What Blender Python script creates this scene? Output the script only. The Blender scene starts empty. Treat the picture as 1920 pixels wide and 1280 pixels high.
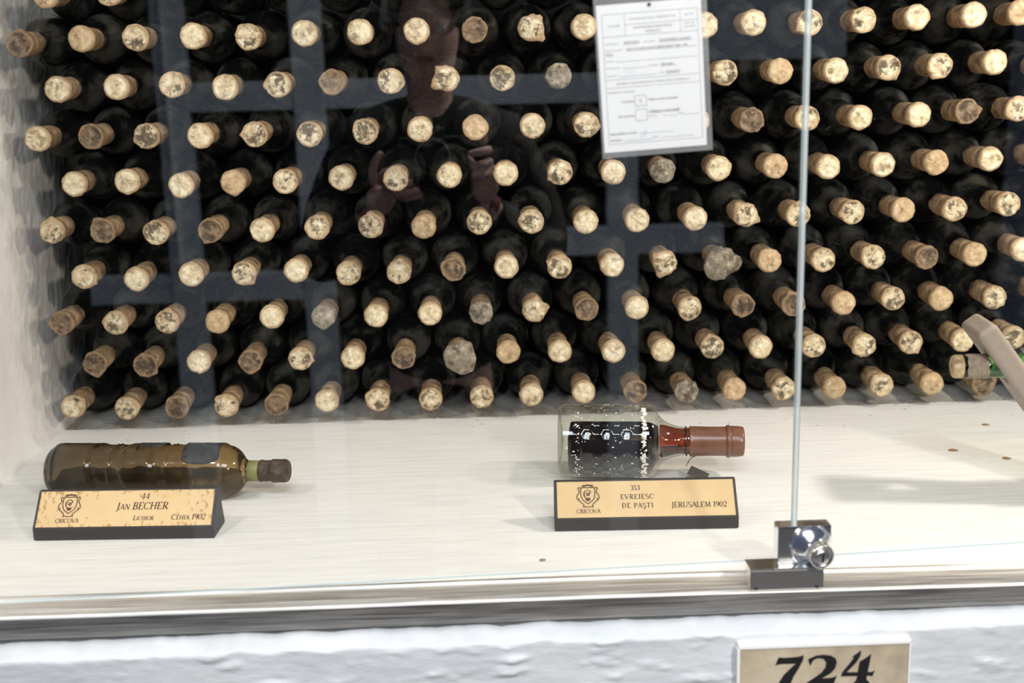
import bpy, bmesh, math, random
from mathutils import Vector, Matrix, Quaternion, noise
from mathutils.geometry import tessellate_polygon

SC = bpy.context.scene
COL = SC.collection
random.seed(7)

# ------------------------------------------------------------------ camera, world, lights, exposure
CAM_Z = 0.5605
cam_d = bpy.data.cameras.new('camera')
cam = bpy.data.objects.new('camera', cam_d)
COL.objects.link(cam)
cam.matrix_world = Matrix(((0.99915809, 0.03071227, -0.02720057, 0.0),
                           (-0.03347052, 0.226828, -0.97335953, 0.0),
                           (-0.02372423, 0.97345047, 0.22766499, CAM_Z),
                           (0, 0, 0, 1)))
cam_d.sensor_width = 36.0
cam_d.lens = 2380.33 / 1920 * 36.0
cam_d.clip_start = 0.02
cam_d.dof.use_dof = True
cam_d.dof.focus_distance = 1.66
cam_d.dof.aperture_fstop = 4.5
SC.camera = cam

world = bpy.data.worlds.new('world')
SC.world = world
world.use_nodes = True
bgn = world.node_tree.nodes['Background']
bgn.inputs['Color'].default_value = (0.55, 0.68, 1.0, 1)
bgn.inputs['Strength'].default_value = 0.12


def area(name, loc, target, size, power, color, size_y=None):
    d = bpy.data.lights.new(name, 'AREA')
    d.energy = power
    d.color = color
    d.size = size
    if size_y:
        d.shape = 'RECTANGLE'
        d.size_y = size_y
    o = bpy.data.objects.new(name, d)
    COL.objects.link(o)
    o.location = loc
    o.rotation_euler = (Vector(target) - Vector(loc)).to_track_quat('-Z', 'Y').to_euler()
    return o


WARM = (1.0, 0.91, 0.79)
COOL = (0.87, 0.94, 1.0)
area('aisle_lamp_left', (-0.78, 0.84, 0.98), (0.05, 1.66, 0.15), 0.08, 5.0, WARM)
area('cabinet_lamp_right', (1.02, 1.34, 0.80), (-0.20, 1.66, 0.25), 0.07, 7.4, WARM)
area('aisle_lamp_right', (1.10, -0.60, 1.15), (-0.20, 1.80, 0.30), 0.14, 34.0, WARM)
area('corridor_lamp', (0.10, -0.35, 1.75), (0.10, 1.2, 0.0), 1.2, 43.0, COOL, 0.5)

vs = SC.view_settings
vs.view_transform = 'Standard'
vs.look = 'None'
vs.exposure = 0.05
vs.gamma = 1.0
vs.use_curve_mapping = False
SC.cycles.use_denoising = True
SC.cycles.max_bounces = 10
SC.cycles.transparent_max_bounces = 16
SC.cycles.sample_clamp_indirect = 6.0


# ------------------------------------------------------------------ helpers
def new_mat(name):
    m = bpy.data.materials.new(name)
    m.use_nodes = True
    nt = m.node_tree
    return m, nt, nt.nodes['Principled BSDF']


def N(nt, typ, **kw):
    n = nt.nodes.new(typ)
    for k, v in kw.items():
        if k in n.inputs:
            n.inputs[k].default_value = v
        else:
            setattr(n, k, v)
    return n


def L(nt, a, b):
    nt.links.new(a, b)


def ramp(nt, fac, stops, interp='LINEAR'):
    r = nt.nodes.new('ShaderNodeValToRGB')
    r.color_ramp.interpolation = interp
    e = r.color_ramp.elements
    while len(e) < len(stops):
        e.new(0.5)
    for i, (p, c) in enumerate(stops):
        e[i].position = p
        e[i].color = (c[0], c[1], c[2], 1)
    L(nt, fac, r.inputs['Fac'])
    return r.outputs['Color']


def coords(nt, rand=False, scale=(1, 1, 1), space='Object'):
    tc = N(nt, 'ShaderNodeTexCoord')
    if space == 'World':
        out = N(nt, 'ShaderNodeNewGeometry').outputs['Position']
    else:
        out = tc.outputs[space]
    if rand:
        oi = N(nt, 'ShaderNodeObjectInfo')
        m = N(nt, 'ShaderNodeMath', operation='MULTIPLY')
        m.inputs[1].default_value = 37.0
        L(nt, oi.outputs['Random'], m.inputs[0])
        ad = N(nt, 'ShaderNodeVectorMath', operation='ADD')
        L(nt, out, ad.inputs[0])
        L(nt, m.outputs[0], ad.inputs[1])
        out = ad.outputs[0]
    mp = N(nt, 'ShaderNodeMapping')
    mp.inputs['Scale'].default_value = scale
    L(nt, out, mp.inputs['Vector'])
    return mp.outputs['Vector']


def noise_tex(nt, vec, scale, detail=4, rough=0.55):
    n = N(nt, 'ShaderNodeTexNoise')
    n.inputs['Scale'].default_value = scale
    n.inputs['Detail'].default_value = detail
    n.inputs['Roughness'].default_value = rough
    L(nt, vec, n.inputs['Vector'])
    return n.outputs['Fac']


def mix(nt, fac, a, b, blend='MIX'):
    m = N(nt, 'ShaderNodeMix', data_type='RGBA', blend_type=blend)
    for i, v in ((0, fac), (6, a), (7, b)):
        if isinstance(v, (int, float)):
            m.inputs[i].default_value = v
        elif isinstance(v, tuple):
            m.inputs[i].default_value = (v[0], v[1], v[2], 1)
        else:
            L(nt, v, m.inputs[i])
    return m.outputs[2]


def bump(nt, bsdf, height, strength, dist):
    b = N(nt, 'ShaderNodeBump')
    b.inputs['Strength'].default_value = strength
    b.inputs['Distance'].default_value = dist
    L(nt, height, b.inputs['Height'])
    L(nt, b.outputs['Normal'], bsdf.inputs['Normal'])


def plain(name, col, rough=0.5, metal=0.0, spec=0.5):
    m, nt, p = new_mat(name)
    p.inputs['Base Color'].default_value = (col[0], col[1], col[2], 1)
    p.inputs['Roughness'].default_value = rough
    p.inputs['Metallic'].default_value = metal
    p.inputs['Specular IOR Level'].default_value = spec
    return m


def pane_mat(name, tint, base=0.04, rough=0.0, power=5.0, gain=0.96, haze=0.0):
    """clear sheet: straight transmission plus a mirror share that grows towards grazing view"""
    m = bpy.data.materials.new(name)
    m.use_nodes = True
    nt = m.node_tree
    nt.nodes.clear()
    out = N(nt, 'ShaderNodeOutputMaterial')
    g = N(nt, 'ShaderNodeNewGeometry')
    dt = N(nt, 'ShaderNodeVectorMath', operation='DOT_PRODUCT')
    L(nt, g.outputs['Incoming'], dt.inputs[0])
    L(nt, g.outputs['Normal'], dt.inputs[1])
    ab = N(nt, 'ShaderNodeMath', operation='ABSOLUTE')
    L(nt, dt.outputs['Value'], ab.inputs[0])
    inv = N(nt, 'ShaderNodeMath', operation='SUBTRACT', use_clamp=True)
    inv.inputs[0].default_value = 1.0
    L(nt, ab.outputs[0], inv.inputs[1])
    pw = N(nt, 'ShaderNodeMath', operation='POWER')
    L(nt, inv.outputs[0], pw.inputs[0])
    pw.inputs[1].default_value = power
    ma = N(nt, 'ShaderNodeMath', operation='MULTIPLY_ADD')
    L(nt, pw.outputs[0], ma.inputs[0])
    ma.inputs[1].default_value = gain
    ma.inputs[2].default_value = base
    tr = N(nt, 'ShaderNodeBsdfTransparent')
    tr.inputs['Color'].default_value = (*tint, 1)
    gl = N(nt, 'ShaderNodeBsdfGlossy')
    gl.inputs['Color'].default_value = (1, 1, 1, 1)
    gl.inputs['Roughness'].default_value = rough
    mx = N(nt, 'ShaderNodeMixShader')
    L(nt, ma.outputs[0], mx.inputs['Fac'])
    L(nt, tr.outputs[0], mx.inputs[1])
    L(nt, gl.outputs[0], mx.inputs[2])
    sh = mx.outputs[0]
    if haze:
        df = N(nt, 'ShaderNodeBsdfDiffuse')
        df.inputs['Color'].default_value = (0.85, 0.87, 0.88, 1)
        m2 = N(nt, 'ShaderNodeMixShader')
        m2.inputs['Fac'].default_value = haze
        L(nt, sh, m2.inputs[1])
        L(nt, df.outputs[0], m2.inputs[2])
        sh = m2.outputs[0]
    L(nt, sh, out.inputs['Surface'])
    return m


def mesh_obj(name, verts, faces, mats, parent=None, smooth=True, mat_idx=None):
    me = bpy.data.meshes.new(name)
    me.from_pydata([tuple(v) for v in verts], [], faces)
    if not isinstance(mats, (list, tuple)):
        mats = [mats]
    for m in mats:
        me.materials.append(m)
    if mat_idx:
        me.polygons.foreach_set('material_index', mat_idx)
    me.polygons.foreach_set('use_smooth', [smooth] * len(me.polygons))
    me.update()
    o = bpy.data.objects.new(name, me)
    COL.objects.link(o)
    if parent:
        o.parent = parent
    return o


def fix_normals(o):
    bm = bmesh.new()
    bm.from_mesh(o.data)
    bmesh.ops.recalc_face_normals(bm, faces=bm.faces)
    bm.to_mesh(o.data)
    bm.free()
    return o


def tag(o, label, cat, group=None):
    o['label'] = label
    o['category'] = cat
    if group:
        o['group'] = group
    return o


def empty(name, loc=(0, 0, 0), rotz=0.0):
    o = bpy.data.objects.new(name, None)
    COL.objects.link(o)
    o.empty_display_size = 0.02
    o.location = loc
    o.rotation_euler = (0, 0, rotz)
    return o


def structure(o):
    o['kind'] = 'structure'
    return o


def box_data(x0, x1, y0, y1, z0, z1):
    v = [(x0, y0, z0), (x1, y0, z0), (x1, y1, z0), (x0, y1, z0),
         (x0, y0, z1), (x1, y0, z1), (x1, y1, z1), (x0, y1, z1)]
    f = [(0, 3, 2, 1), (4, 5, 6, 7), (0, 1, 5, 4), (1, 2, 6, 5), (2, 3, 7, 6), (3, 0, 4, 7)]
    return v, f


def box(name, b, mat, parent=None, bevel=0.0, segs=2):
    v, f = box_data(*b)
    o = mesh_obj(name, v, f, mat, parent, smooth=False)
    if bevel:
        bm = bmesh.new()
        bm.from_mesh(o.data)
        bmesh.ops.bevel(bm, geom=bm.edges[:], offset=bevel, segments=segs, profile=0.6, affect='EDGES')
        bm.to_mesh(o.data)
        bm.free()
    return o


def lathe(prof, seg, axis='X', disp=None, close=True):
    """prof: list of (t along the axis, radius). Returns verts, faces."""
    vs_, fs = [], []
    n = len(prof)
    for i, (t, r) in enumerate(prof):
        for s in range(seg):
            a = 2 * math.pi * s / seg
            rr = r + (disp(t, a, r) if disp else 0)
            c, d = rr * math.cos(a), rr * math.sin(a)
            if axis == 'X':
                vs_.append((t, c, d))
            elif axis == 'Y':
                vs_.append((c, t, d))
            else:
                vs_.append((c, d, t))
    for i in range(n - 1):
        for s in range(seg):
            s2 = (s + 1) % seg
            fs.append((i * seg + s, i * seg + s2, (i + 1) * seg + s2, (i + 1) * seg + s))
    if close:
        for i in (0, n - 1):
            if prof[i][1] > 1e-5:
                fs.append(tuple(i * seg + s for s in range(seg)))
    return vs_, fs


def tube(pts, r, seg=6):
    vs_, fs = [], []
    for i, p in enumerate(pts):
        p = Vector(p)
        d = (Vector(pts[min(i + 1, len(pts) - 1)]) - Vector(pts[max(i - 1, 0)])).normalized()
        u = d.cross(Vector((0.31, 0.2, 0.93))).normalized()
        w = d.cross(u)
        for s in range(seg):
            a = 2 * math.pi * s / seg
            vs_.append(p + (u * math.cos(a) + w * math.sin(a)) * r)
    for i in range(len(pts) - 1):
        for s in range(seg):
            s2 = (s + 1) % seg
            fs.append((i * seg + s, i * seg + s2, (i + 1) * seg + s2, (i + 1) * seg + s))
    fs.append(tuple(range(seg)))
    fs.append(tuple((len(pts) - 1) * seg + s for s in range(seg)))
    return vs_, fs


class Flat:
    """collects flat polygons in a (u, v) plane: printing, engraving, thin marks"""
    def __init__(self):
        self.v, self.f = [], []

    def poly(self, pts):
        b = len(self.v)
        self.v += [(p[0], p[1]) for p in pts]
        for t in tessellate_polygon([[Vector((p[0], p[1], 0)) for p in pts]]):
            self.f.append(tuple(b + i for i in t))

    def line(self, x0, y0, x1, y1, w):
        dx, dy = x1 - x0, y1 - y0
        l = math.hypot(dx, dy) or 1
        nx, ny = -dy / l * w / 2, dx / l * w / 2
        b = len(self.v)
        self.v += [(x0 + nx, y0 + ny), (x0 - nx, y0 - ny), (x1 - nx, y1 - ny), (x1 + nx, y1 + ny)]
        self.f.append((b, b + 1, b + 2, b + 3))

    def arc(self, cx, cy, rx, ry, a0, a1, w0, w1):
        n = max(6, int(abs(a1 - a0) / 15))
        b = len(self.v)
        for i in range(n + 1):
            a = math.radians(a0 + (a1 - a0) * i / n)
            c, s = math.cos(a), math.sin(a)
            w = w0 + (w1 - w0) * c * c
            self.v += [(cx + (rx - w / 2) * c + 0, cy + (ry - w / 2) * s),
                       (cx + (rx + w / 2) * c, cy + (ry + w / 2) * s)]
        for i in range(n):
            self.f.append((b + 2 * i, b + 2 * i + 1, b + 2 * i + 3, b + 2 * i + 2))

    def path(self, pts, w):
        for a, b in zip(pts, pts[1:]):
            self.line(a[0], a[1], b[0], b[1], w)

    def build(self, name, fn, mat, parent=None):
        o = mesh_obj(name, [fn(u, v) for u, v in self.v], self.f, mat, parent, smooth=False)
        return o


T_, t_ = 0.155, 0.075
GLYPH = {
    'A': (.80, ['l .05 0 .4 1 t', 'l .4 1 .75 0 T', 'l .17 .35 .6 .35 t', 's .05 0', 's .75 0']),
    'B': (.72, ['v .17 0 1', 'a .3 .75 .26 .25 -90 90', 'l .15 .97 .32 .97 t', 'l .15 .5 .32 .5 t', 'a .3 .25 .32 .25 -90 90', 'l .15 .03 .32 .03 t']),
    'C': (.84, ['a .45 .5 .38 .47 45 315', 'l .74 .95 .74 .7 t']),
    'D': (.86, ['v .17 0 1', 'a .3 .5 .44 .47 -90 90', 'l .15 .97 .32 .97 t', 'l .15 .03 .32 .03 t']),
    'E': (.70, ['v .17 0 1', 'l .15 .97 .6 .97 t', 'l .15 .52 .5 .52 t', 'l .15 .03 .62 .03 t', 'l .6 1 .6 .78 t', 'l .63 0 .63 .22 t']),
    'F': (.66, ['v .17 0 1', 'l .15 .97 .6 .97 t', 'l .15 .5 .5 .5 t', 'l .6 1 .6 .78 t']),
    'H': (.88, ['v .17 0 1', 'v .71 0 1', 'l .15 .5 .71 .5 t']),
    'I': (.40, ['v .2 0 1']),
    'J': (.46, ['l .28 1 .28 0 T', 's .28 1', 'a .1 .0 .18 .2 -110 0']),
    'L': (.66, ['v .17 0 1', 'l .15 .03 .6 .03 t', 'l .61 0 .61 .24 t']),
    'M': (1.02, ['l .12 0 .19 1 t', 'l .19 1 .5 .05 T', 'l .5 .05 .81 1 t', 'l .81 1 .88 0 T', 's .12 0', 's .88 0', 's .16 1', 's .84 1']),
    'N': (.88, ['l .15 0 .15 1 t', 'l .15 1 .72 0 T', 'l .72 0 .72 1 t', 's .15 0', 's .72 1', 's .12 1']),
    'O': (.94, ['a .46 .5 .4 .47 0 360']),
    'P': (.66, ['v .17 0 1', 'a .3 .73 .3 .25 -90 90', 'l .15 .97 .32 .97 t', 'l .15 .47 .32 .47 t']),
    'R': (.76, ['v .17 0 1', 'a .3 .73 .3 .25 -90 90', 'l .15 .97 .32 .97 t', 'l .15 .47 .32 .47 t', 'l .34 .47 .7 0 T', 's .7 0']),
    'S': (.62, ['a .32 .745 .23 .235 35 270', 'a .32 .255 .25 .235 -145 90']),
    'T': (.76, ['v .38 0 1', 'l .03 .97 .73 .97 t', 'l .03 1 .03 .78 t', 'l .73 1 .73 .78 t']),
    'U': (.88, ['l .17 1 .17 .3 T', 'a .43 .3 .27 .28 180 360', 'l .70 .3 .70 1 t', 's .17 1', 's .70 1']),
    'V': (.80, ['l .05 1 .4 0 T', 'l .4 0 .75 1 t', 's .05 1', 's .75 1']),
    'X': (.80, ['l .08 1 .7 0 T', 'l .08 0 .7 1 t', 's .08 1', 's .7 1', 's .08 0', 's .7 0']),
    'Z': (.70, ['l .06 .97 .62 .97 t', 'l .6 1 .08 0 T', 'l .06 .03 .64 .03 t']),
    '\u015e': (.62, ['a .32 .745 .23 .235 35 270', 'a .32 .255 .25 .235 -145 90', 'l .32 -.02 .36 -.15 t', 'a .34 -.2 .1 .09 -150 80']),
    '\u00ce': (.40, ['v .2 0 1', 'l .08 1.08 .2 1.22 t', 'l .2 1.22 .32 1.08 t']),
    '0': (.62, ['a .3 .5 .24 .47 0 360']),
    '1': (.44, ['v .24 0 1', 'l .1 .84 .24 .98 t']),
    '2': (.64, ['a .3 .72 .22 .26 -40 165', 'l .46 .55 .1 .05 t', 'l .07 .05 .58 .05 T']),
    '3': (.60, ['a .28 .75 .2 .22 -90 150', 'a .28 .26 .23 .25 -150 90']),
    '4': (.66, ['l .44 0 .44 1 T', 'l .42 1 .06 .3 t', 'l .04 .3 .64 .3 t', 's .44 0']),
    '5': (.60, ['l .17 .96 .15 .55 t', 'l .15 .95 .5 .95 T', 'a .27 .3 .24 .29 -150 115']),
    '6': (.62, ['a .31 .3 .22 .28 0 360', 'a .44 .42 .36 .56 110 190']),
    '8': (.62, ['a .3 .74 .19 .23 0 360', 'a .3 .26 .22 .24 0 360']),
    '9': (.62, ['a .3 .69 .22 .28 0 360', 'a .16 .56 .36 .54 -70 10']),
    '.': (.28, ['l .08 .07 .2 .07 T']),
    '"': (.40, ['l .1 1 .1 .75 t', 'l .28 1 .28 .75 t']),
    '/': (.45, ['l .05 -.05 .4 1.05 t']),
    ' ': (.34, []),
}


def serif_text(fl, txt, x, y, h, align='L', small=0.78, slant=0.0, track=0.02, bold=1.0):
    """upper-case letters are full height, lower-case letters come out as small capitals"""
    def size(ch):
        return h * (small if ch.islower() else 1.0)
    width = sum((GLYPH[c.upper()][0] + track) * size(c) for c in txt)
    if align == 'C':
        x -= width / 2
    elif align == 'R':
        x -= width
    for c in txt:
        s = size(c)
        w, strokes = GLYPH[c.upper()]
        sub = Flat()
        W = {'T': T_ * bold, 't': t_ * bold}
        for st in strokes:
            q = st.split()
            k = q[0]
            if k == 'v':
                X, a, b = map(float, q[1:4])
                sub.line(X, a, X, b, W['T'])
                for e in (a, b):
                    sub.line(X - .15, e + (.025 if e == a else -.025), X + .15, e + (.025 if e == a else -.025), .05 * bold)
            elif k == 's':
                X, e = map(float, q[1:3])
                yy = .025 if e < .5 else e - .025
                sub.line(X - .12, yy, X + .12, yy, .05 * bold)
            elif k == 'l':
                a = list(map(float, q[1:5]))
                sub.line(*a, W[q[5]])
            else:
                a = list(map(float, q[1:7]))
                sub.arc(*a, W['t'], W['T'])
        b = len(fl.v)
        fl.v += [(x + (u + slant * v) * s, y + v * s) for u, v in sub.v]
        fl.f += [tuple(b + i for i in f) for f in sub.f]
        x += (w + track) * s
    return width


def font_text(fl, txt, x, y, h, align='LEFT', bold=False, sx=1.0):
    """sans lettering from Blender's own built-in typeface, added to a Flat"""
    cu = bpy.data.curves.new('lettering', 'FONT')
    cu.body = txt
    cu.size = h / 0.72
    cu.align_x = align
    cu.resolution_u = 2
    if bold:
        cu.offset = h * 0.03
    ob = bpy.data.objects.new('lettering', cu)
    me = bpy.data.meshes.new_from_object(ob)
    b = len(fl.v)
    fl.v += [(x + v.co.x * sx, y + v.co.y) for v in me.vertices]
    fl.f += [tuple(b + i for i in p.vertices) for p in me.polygons]
    bpy.data.objects.remove(ob)
    bpy.data.meshes.remove(me)
    bpy.data.curves.remove(cu)


def fbm(x, y, z, o=4):
    return noise.fractal(Vector((x, y, z)), 1.0, 2.0, o)


# ------------------------------------------------------------------ materials of the setting
def mat_paint(name, col, spots=True, bump_s=0.25, streak=(1, 14, 14)):
    m, nt, p = new_mat(name)
    v = coords(nt, space='World', scale=streak)
    n1 = noise_tex(nt, v, 9, 5)
    base = ramp(nt, n1, [(0.30, tuple(c * 0.90 for c in col)), (0.55, col), (0.8, tuple(min(1, c * 1.05) for c in col))])
    if spots:
        v2 = coords(nt, space='World')
        n2 = noise_tex(nt, v2, 34, 2)
        f = ramp(nt, n2, [(0.765, (0, 0, 0)), (0.79, (1, 1, 1))])
        base = mix(nt, f, base, (0.42, 0.30, 0.18))
    L(nt, base, p.inputs['Base Color'])
    p.inputs['Roughness'].default_value = 0.62
    v3 = coords(nt, space='World', scale=streak)
    bump(nt, p, noise_tex(nt, v3, 22, 4), bump_s, 0.002)
    return m


M_floor = mat_paint('white_board_paint', (0.865, 0.85, 0.82))


def mat_plaster(name, a, b, sc=30, bs=0.8, bd=0.004):
    m, nt, p = new_mat(name)
    v = coords(nt, space='World')
    n1 = noise_tex(nt, v, sc * 0.4, 6, 0.6)
    L(nt, ramp(nt, n1, [(0.35, a), (0.65, b)]), p.inputs['Base Color'])
    p.inputs['Roughness'].default_value = 0.9
    p.inputs['Specular IOR Level'].default_value = 0.2
    bump(nt, p, noise_tex(nt, v, sc * 4, 8, 0.65), bs, bd)
    return m


M_mortar = mat_plaster('grey_mortar', (0.38, 0.36, 0.33), (0.56, 0.53, 0.485))
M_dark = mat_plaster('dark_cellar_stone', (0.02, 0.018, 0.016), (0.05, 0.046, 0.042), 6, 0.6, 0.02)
M_corr = mat_plaster('grey_stone_floor', (0.19, 0.185, 0.18), (0.25, 0.245, 0.24), 8, 0.5, 0.01)
M_white = plain('white_trim_paint', (0.75, 0.74, 0.72), 0.6)


def mat_side_wall():
    # off-white limewash, worn back to bare grey mortar towards the stack
    m, nt, p = new_mat('limewashed_wall')
    pos = coords(nt, space='World')
    sep = N(nt, 'ShaderNodeSeparateXYZ')
    L(nt, pos, sep.inputs[0])
    n = noise_tex(nt, pos, 16, 5, 0.6)
    ad = N(nt, 'ShaderNodeMath', operation='MULTIPLY_ADD')
    L(nt, n, ad.inputs[0])
    ad.inputs[1].default_value = 0.16
    L(nt, sep.outputs['Y'], ad.inputs[2])
    f = ramp(nt, ad.outputs[0], [(0.0, (0, 0, 0)), (1.0, (1, 1, 1))])
    mr = N(nt, 'ShaderNodeMapRange')
    mr.inputs['From Min'].default_value = 1.885
    mr.inputs['From Max'].default_value = 1.92
    L(nt, ad.outputs[0], mr.inputs['Value'])
    wash = ramp(nt, noise_tex(nt, pos, 22, 6), [(0.3, (0.78, 0.75, 0.705)), (0.6, (0.84, 0.81, 0.765))])
    mort = ramp(nt, noise_tex(nt, pos, 40, 6), [(0.3, (0.60, 0.57, 0.53)), (0.65, (0.76, 0.725, 0.68))])
    L(nt, mix(nt, mr.outputs[0], wash, mort), p.inputs['Base Color'])
    p.inputs['Roughness'].default_value = 0.9
    p.inputs['Specular IOR Level'].default_value = 0.2
    bump(nt, p, noise_tex(nt, pos, 260, 6, 0.6), 0.5, 0.002)
    return m


M_side = mat_side_wall()


def mat_front():
    m, nt, p = new_mat('trowelled_white_plaster')
    v = coords(nt, space='World', scale=(1, 1, 3.2))
    n1 = noise_tex(nt, v, 12, 6, 0.6)
    L(nt, ramp(nt, n1, [(0.35, (0.545, 0.57, 0.605)), (0.62, (0.63, 0.655, 0.69))]), p.inputs['Base Color'])
    p.inputs['Roughness'].default_value = 0.45
    bump(nt, p, noise_tex(nt, v, 40, 6, 0.6), 0.35, 0.003)
    return m


M_front = mat_front()


def mat_alu(name, base, rough, streak=(1, 40, 40)):
    m, nt, p = new_mat(name)
    v = coords(nt, space='World', scale=streak)
    n = noise_tex(nt, v, 10, 4)
    L(nt, ramp(nt, n, [(0.35, tuple(c * 0.75 for c in base)), (0.65, base)]), p.inputs['Base Color'])
    p.inputs['Metallic'].default_value = 1.0
    L(nt, ramp(nt, n, [(0.3, (rough * .8,) * 3), (0.7, (rough * 1.3,) * 3)]), p.inputs['Roughness'])
    return m


M_alu_lit = mat_alu('brushed_aluminium_lit', (0.95, 0.93, 0.90), 0.52)  # lighter copy for the sill frame's upward faces, brightness put into the colour
M_chrome = plain('polished_chrome', (0.92, 0.92, 0.93), 0.16, 1.0)
M_steel = plain('dull_chrome', (0.82, 0.80, 0.77), 0.26, 1.0)
M_black = plain('black_gap', (0.012, 0.012, 0.014), 0.5)

# ------------------------------------------------------------------ the setting
XL, XR = -0.662, 1.06
YF, YB = 1.270, 2.235
ZT = 1.30


def grid_obj(name, nu, nv, fn, mat, smooth=True):
    v = [fn(i / nu, j / nv) for j in range(nv + 1) for i in range(nu + 1)]
    f = [(j * (nu + 1) + i, j * (nu + 1) + i + 1, (j + 1) * (nu + 1) + i + 1, (j + 1) * (nu + 1) + i)
         for j in range(nv) for i in range(nu)]
    return mesh_obj(name, v, f, mat, smooth=smooth)


# painted shelf board (front) and bare mortar bed (under the stack)
def edge_y(x):
    return 1.893 + 0.004 * fbm(x * 9, 3.1, 0) + 0.002 * fbm(x * 40, 1.7, 0)


NB = 120
bv, bf = [], []
for i in range(NB + 1):
    x = XL - 0.02 + (XR - XL + 0.04) * i / NB
    e = edge_y(x)
    bv += [(x, YF - 0.004, -0.001), (x, e - 0.004, 0.0), (x, e, -0.003), (x, e, -0.02), (x, YF - 0.004, -0.02)]
for i in range(NB):
    for k in range(5):
        k2 = (k + 1) % 5
        bf.append((i * 5 + k, i * 5 + k2, (i + 1) * 5 + k2, (i + 1) * 5 + k))
structure(fix_normals(mesh_obj('floor', bv, bf, M_floor, smooth=False)))


def bed(u, w):
    x = XL - 0.02 + (XR - XL + 0.04) * u
    y = 1.88 + (YB - 1.88) * w
    return (x, y, -0.0025 + 0.0022 * fbm(x * 30, y * 30, 0.4))


structure(grid_obj('trim_1', 220, 50, bed, M_mortar))


# side wall: lumpy limewashed plaster, rougher towards the back
def side(u, w):
    y = YF - 0.04 + (YB - YF + 0.04) * u
    z = -0.03 + (ZT + 0.03) * w
    k = min(1, max(0.12, (y - 1.72) / 0.16))
    d = (0.0014 * fbm(y * 22, z * 22, 2.0) + 0.0011 * fbm(y * 90, z * 90, 4.0)) * k + 0.003 * fbm(y * 5, z * 5, 7.0)
    cor = 0.035 * math.exp(-max(z, 0) / 0.02)          # coved corner where plaster meets the shelf
    return (XL + d + cor * 0.6, y, z)


structure(fix_normals(grid_obj('wall_left', 260, 330, side, M_side)))
structure(box('wall_right', (XR, XR + 0.1, YF - 0.04, YB + 0.1, -0.02, ZT), M_white))
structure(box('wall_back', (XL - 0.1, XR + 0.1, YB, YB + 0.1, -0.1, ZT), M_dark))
structure(box('ceiling', (XL - 0.1, XR + 0.1, YF - 0.07, YB + 0.1, ZT, ZT + 0.1), M_white))


# trowelled plaster front below the frame
def front(u, w):
    x = -0.95 + 2.2 * u
    s = w * 0.42
    n = fbm(x * 6, s * 18, 1.0) * 0.0010 + max(0, fbm(x * 20, s * 75 + x * 3, 5.0, 5) - 0.22) * 0.0055 + fbm(x * 60, s * 120, 3.0) * 0.0003
    if s < 0.02:                                        # rounded ledge under the frame
        a = s / 0.02 * math.pi / 2
        lip = 0.0025 * fbm(x * 25, 0.3, 9.0)
        return (x, 1.222 - 0.030 * math.sin(a) - n * math.sin(a), -0.0275 + lip + 0.010 * (math.cos(a) - 1))
    return (x, 1.192 - n, -0.0375 - (s - 0.02))


structure(fix_normals(grid_obj('wall_front', 620, 170, front, M_front)))
structure(box('wall_lintel', (-1.6, 2.0, 1.19, 1.27, 1.29, 1.9), M_dark))
structure(box('wall_pier_left', (-1.6, XL - 0.001, 1.205, 1.30, -0.95, 1.29), M_white))
structure(box('wall_pier_right', (XR + 0.001, 2.0, 1.205, 1.30, -0.95, 1.29), M_white))
structure(box('floor_corridor', (-1.6, 2.0, -2.3, 1.22, -1.02, -0.95), M_corr))
structure(box('wall_far', (-1.6, 2.0, -2.35, -2.25, -0.95, 1.9), M_dark))

# aluminium sill frame: one extruded profile
prof = [(1.2185, -0.0235), (1.2175, -0.0225), (1.2175, -0.0015), (1.2181, 0.0002), (1.2195, 0.0012), (1.2215, 0.0012),
        (1.2645, -0.0008), (1.2655, 0.0014), (1.2690, 0.0020), (1.2712, 0.0014), (1.2715, -0.0010), (1.2715, -0.0235)]
NS = 40
fv, ff = [], []
for i in range(NS + 1):
    x = XL + 0.004 + (XR - XL - 0.008) * i / NS
    wob = 0.0009 * math.sin(x * 5 + 1) + 0.0012 * (x - 0.1) * -1.6
    for (y, z) in prof:
        fv.append((x, y + 0.0006 * math.sin(x * 9), z + (wob if z > -0.01 else wob * 0.5)))
K = len(prof)
for i in range(NS):
    for k in range(K):
        k2 = (k + 1) % K
        ff.append((i * K + k, i * K + k2, (i + 1) * K + k2, (i + 1) * K + k))
ff.append(tuple(range(K)))
ff.append(tuple(NS * K + k for k in range(K)))
M_alu_shade = mat_alu('aluminium_shaded', (0.52, 0.50, 0.48), 0.40)  # darker copy of the same aluminium for the front, shade put into the colour
t2 = structure(fix_normals(mesh_obj('trim_2', fv, ff, [M_alu_shade, M_alu_lit], smooth=False)))
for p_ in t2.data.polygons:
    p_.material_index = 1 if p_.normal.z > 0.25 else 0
structure(box('gap_shade_strip', (XL, XR, 1.222, 1.268, -0.040, -0.0238), plain('grey_gap_shade', (0.10, 0.105, 0.11), 0.7)))  # strip closing the gap under the frame, its grey stands for the gap's shadow

# ------------------------------------------------------------------ glass panes
M_pane = pane_mat('window_glass', (0.985, 0.99, 0.988), 0.066)
M_edge = plain('ground_glass_edge', (0.55, 0.68, 0.72), 0.25)


def pane(name, corners, y, th):
    """corners: four (x, z) counter-clockwise; faces are clear, edges are ground glass"""
    v = [(x, y, z) for x, z in corners] + [(x, y + th, z) for x, z in corners]
    f = [(0, 1, 2, 3), (7, 6, 5, 4)] + [(i, 4 + i, 4 + (i + 1) % 4, (i + 1) % 4) for i in range(4)]
    return structure(fix_normals(mesh_obj(name, v, f, [M_pane, M_edge], smooth=False, mat_idx=[0, 0, 1, 1, 1, 1])))


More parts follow.
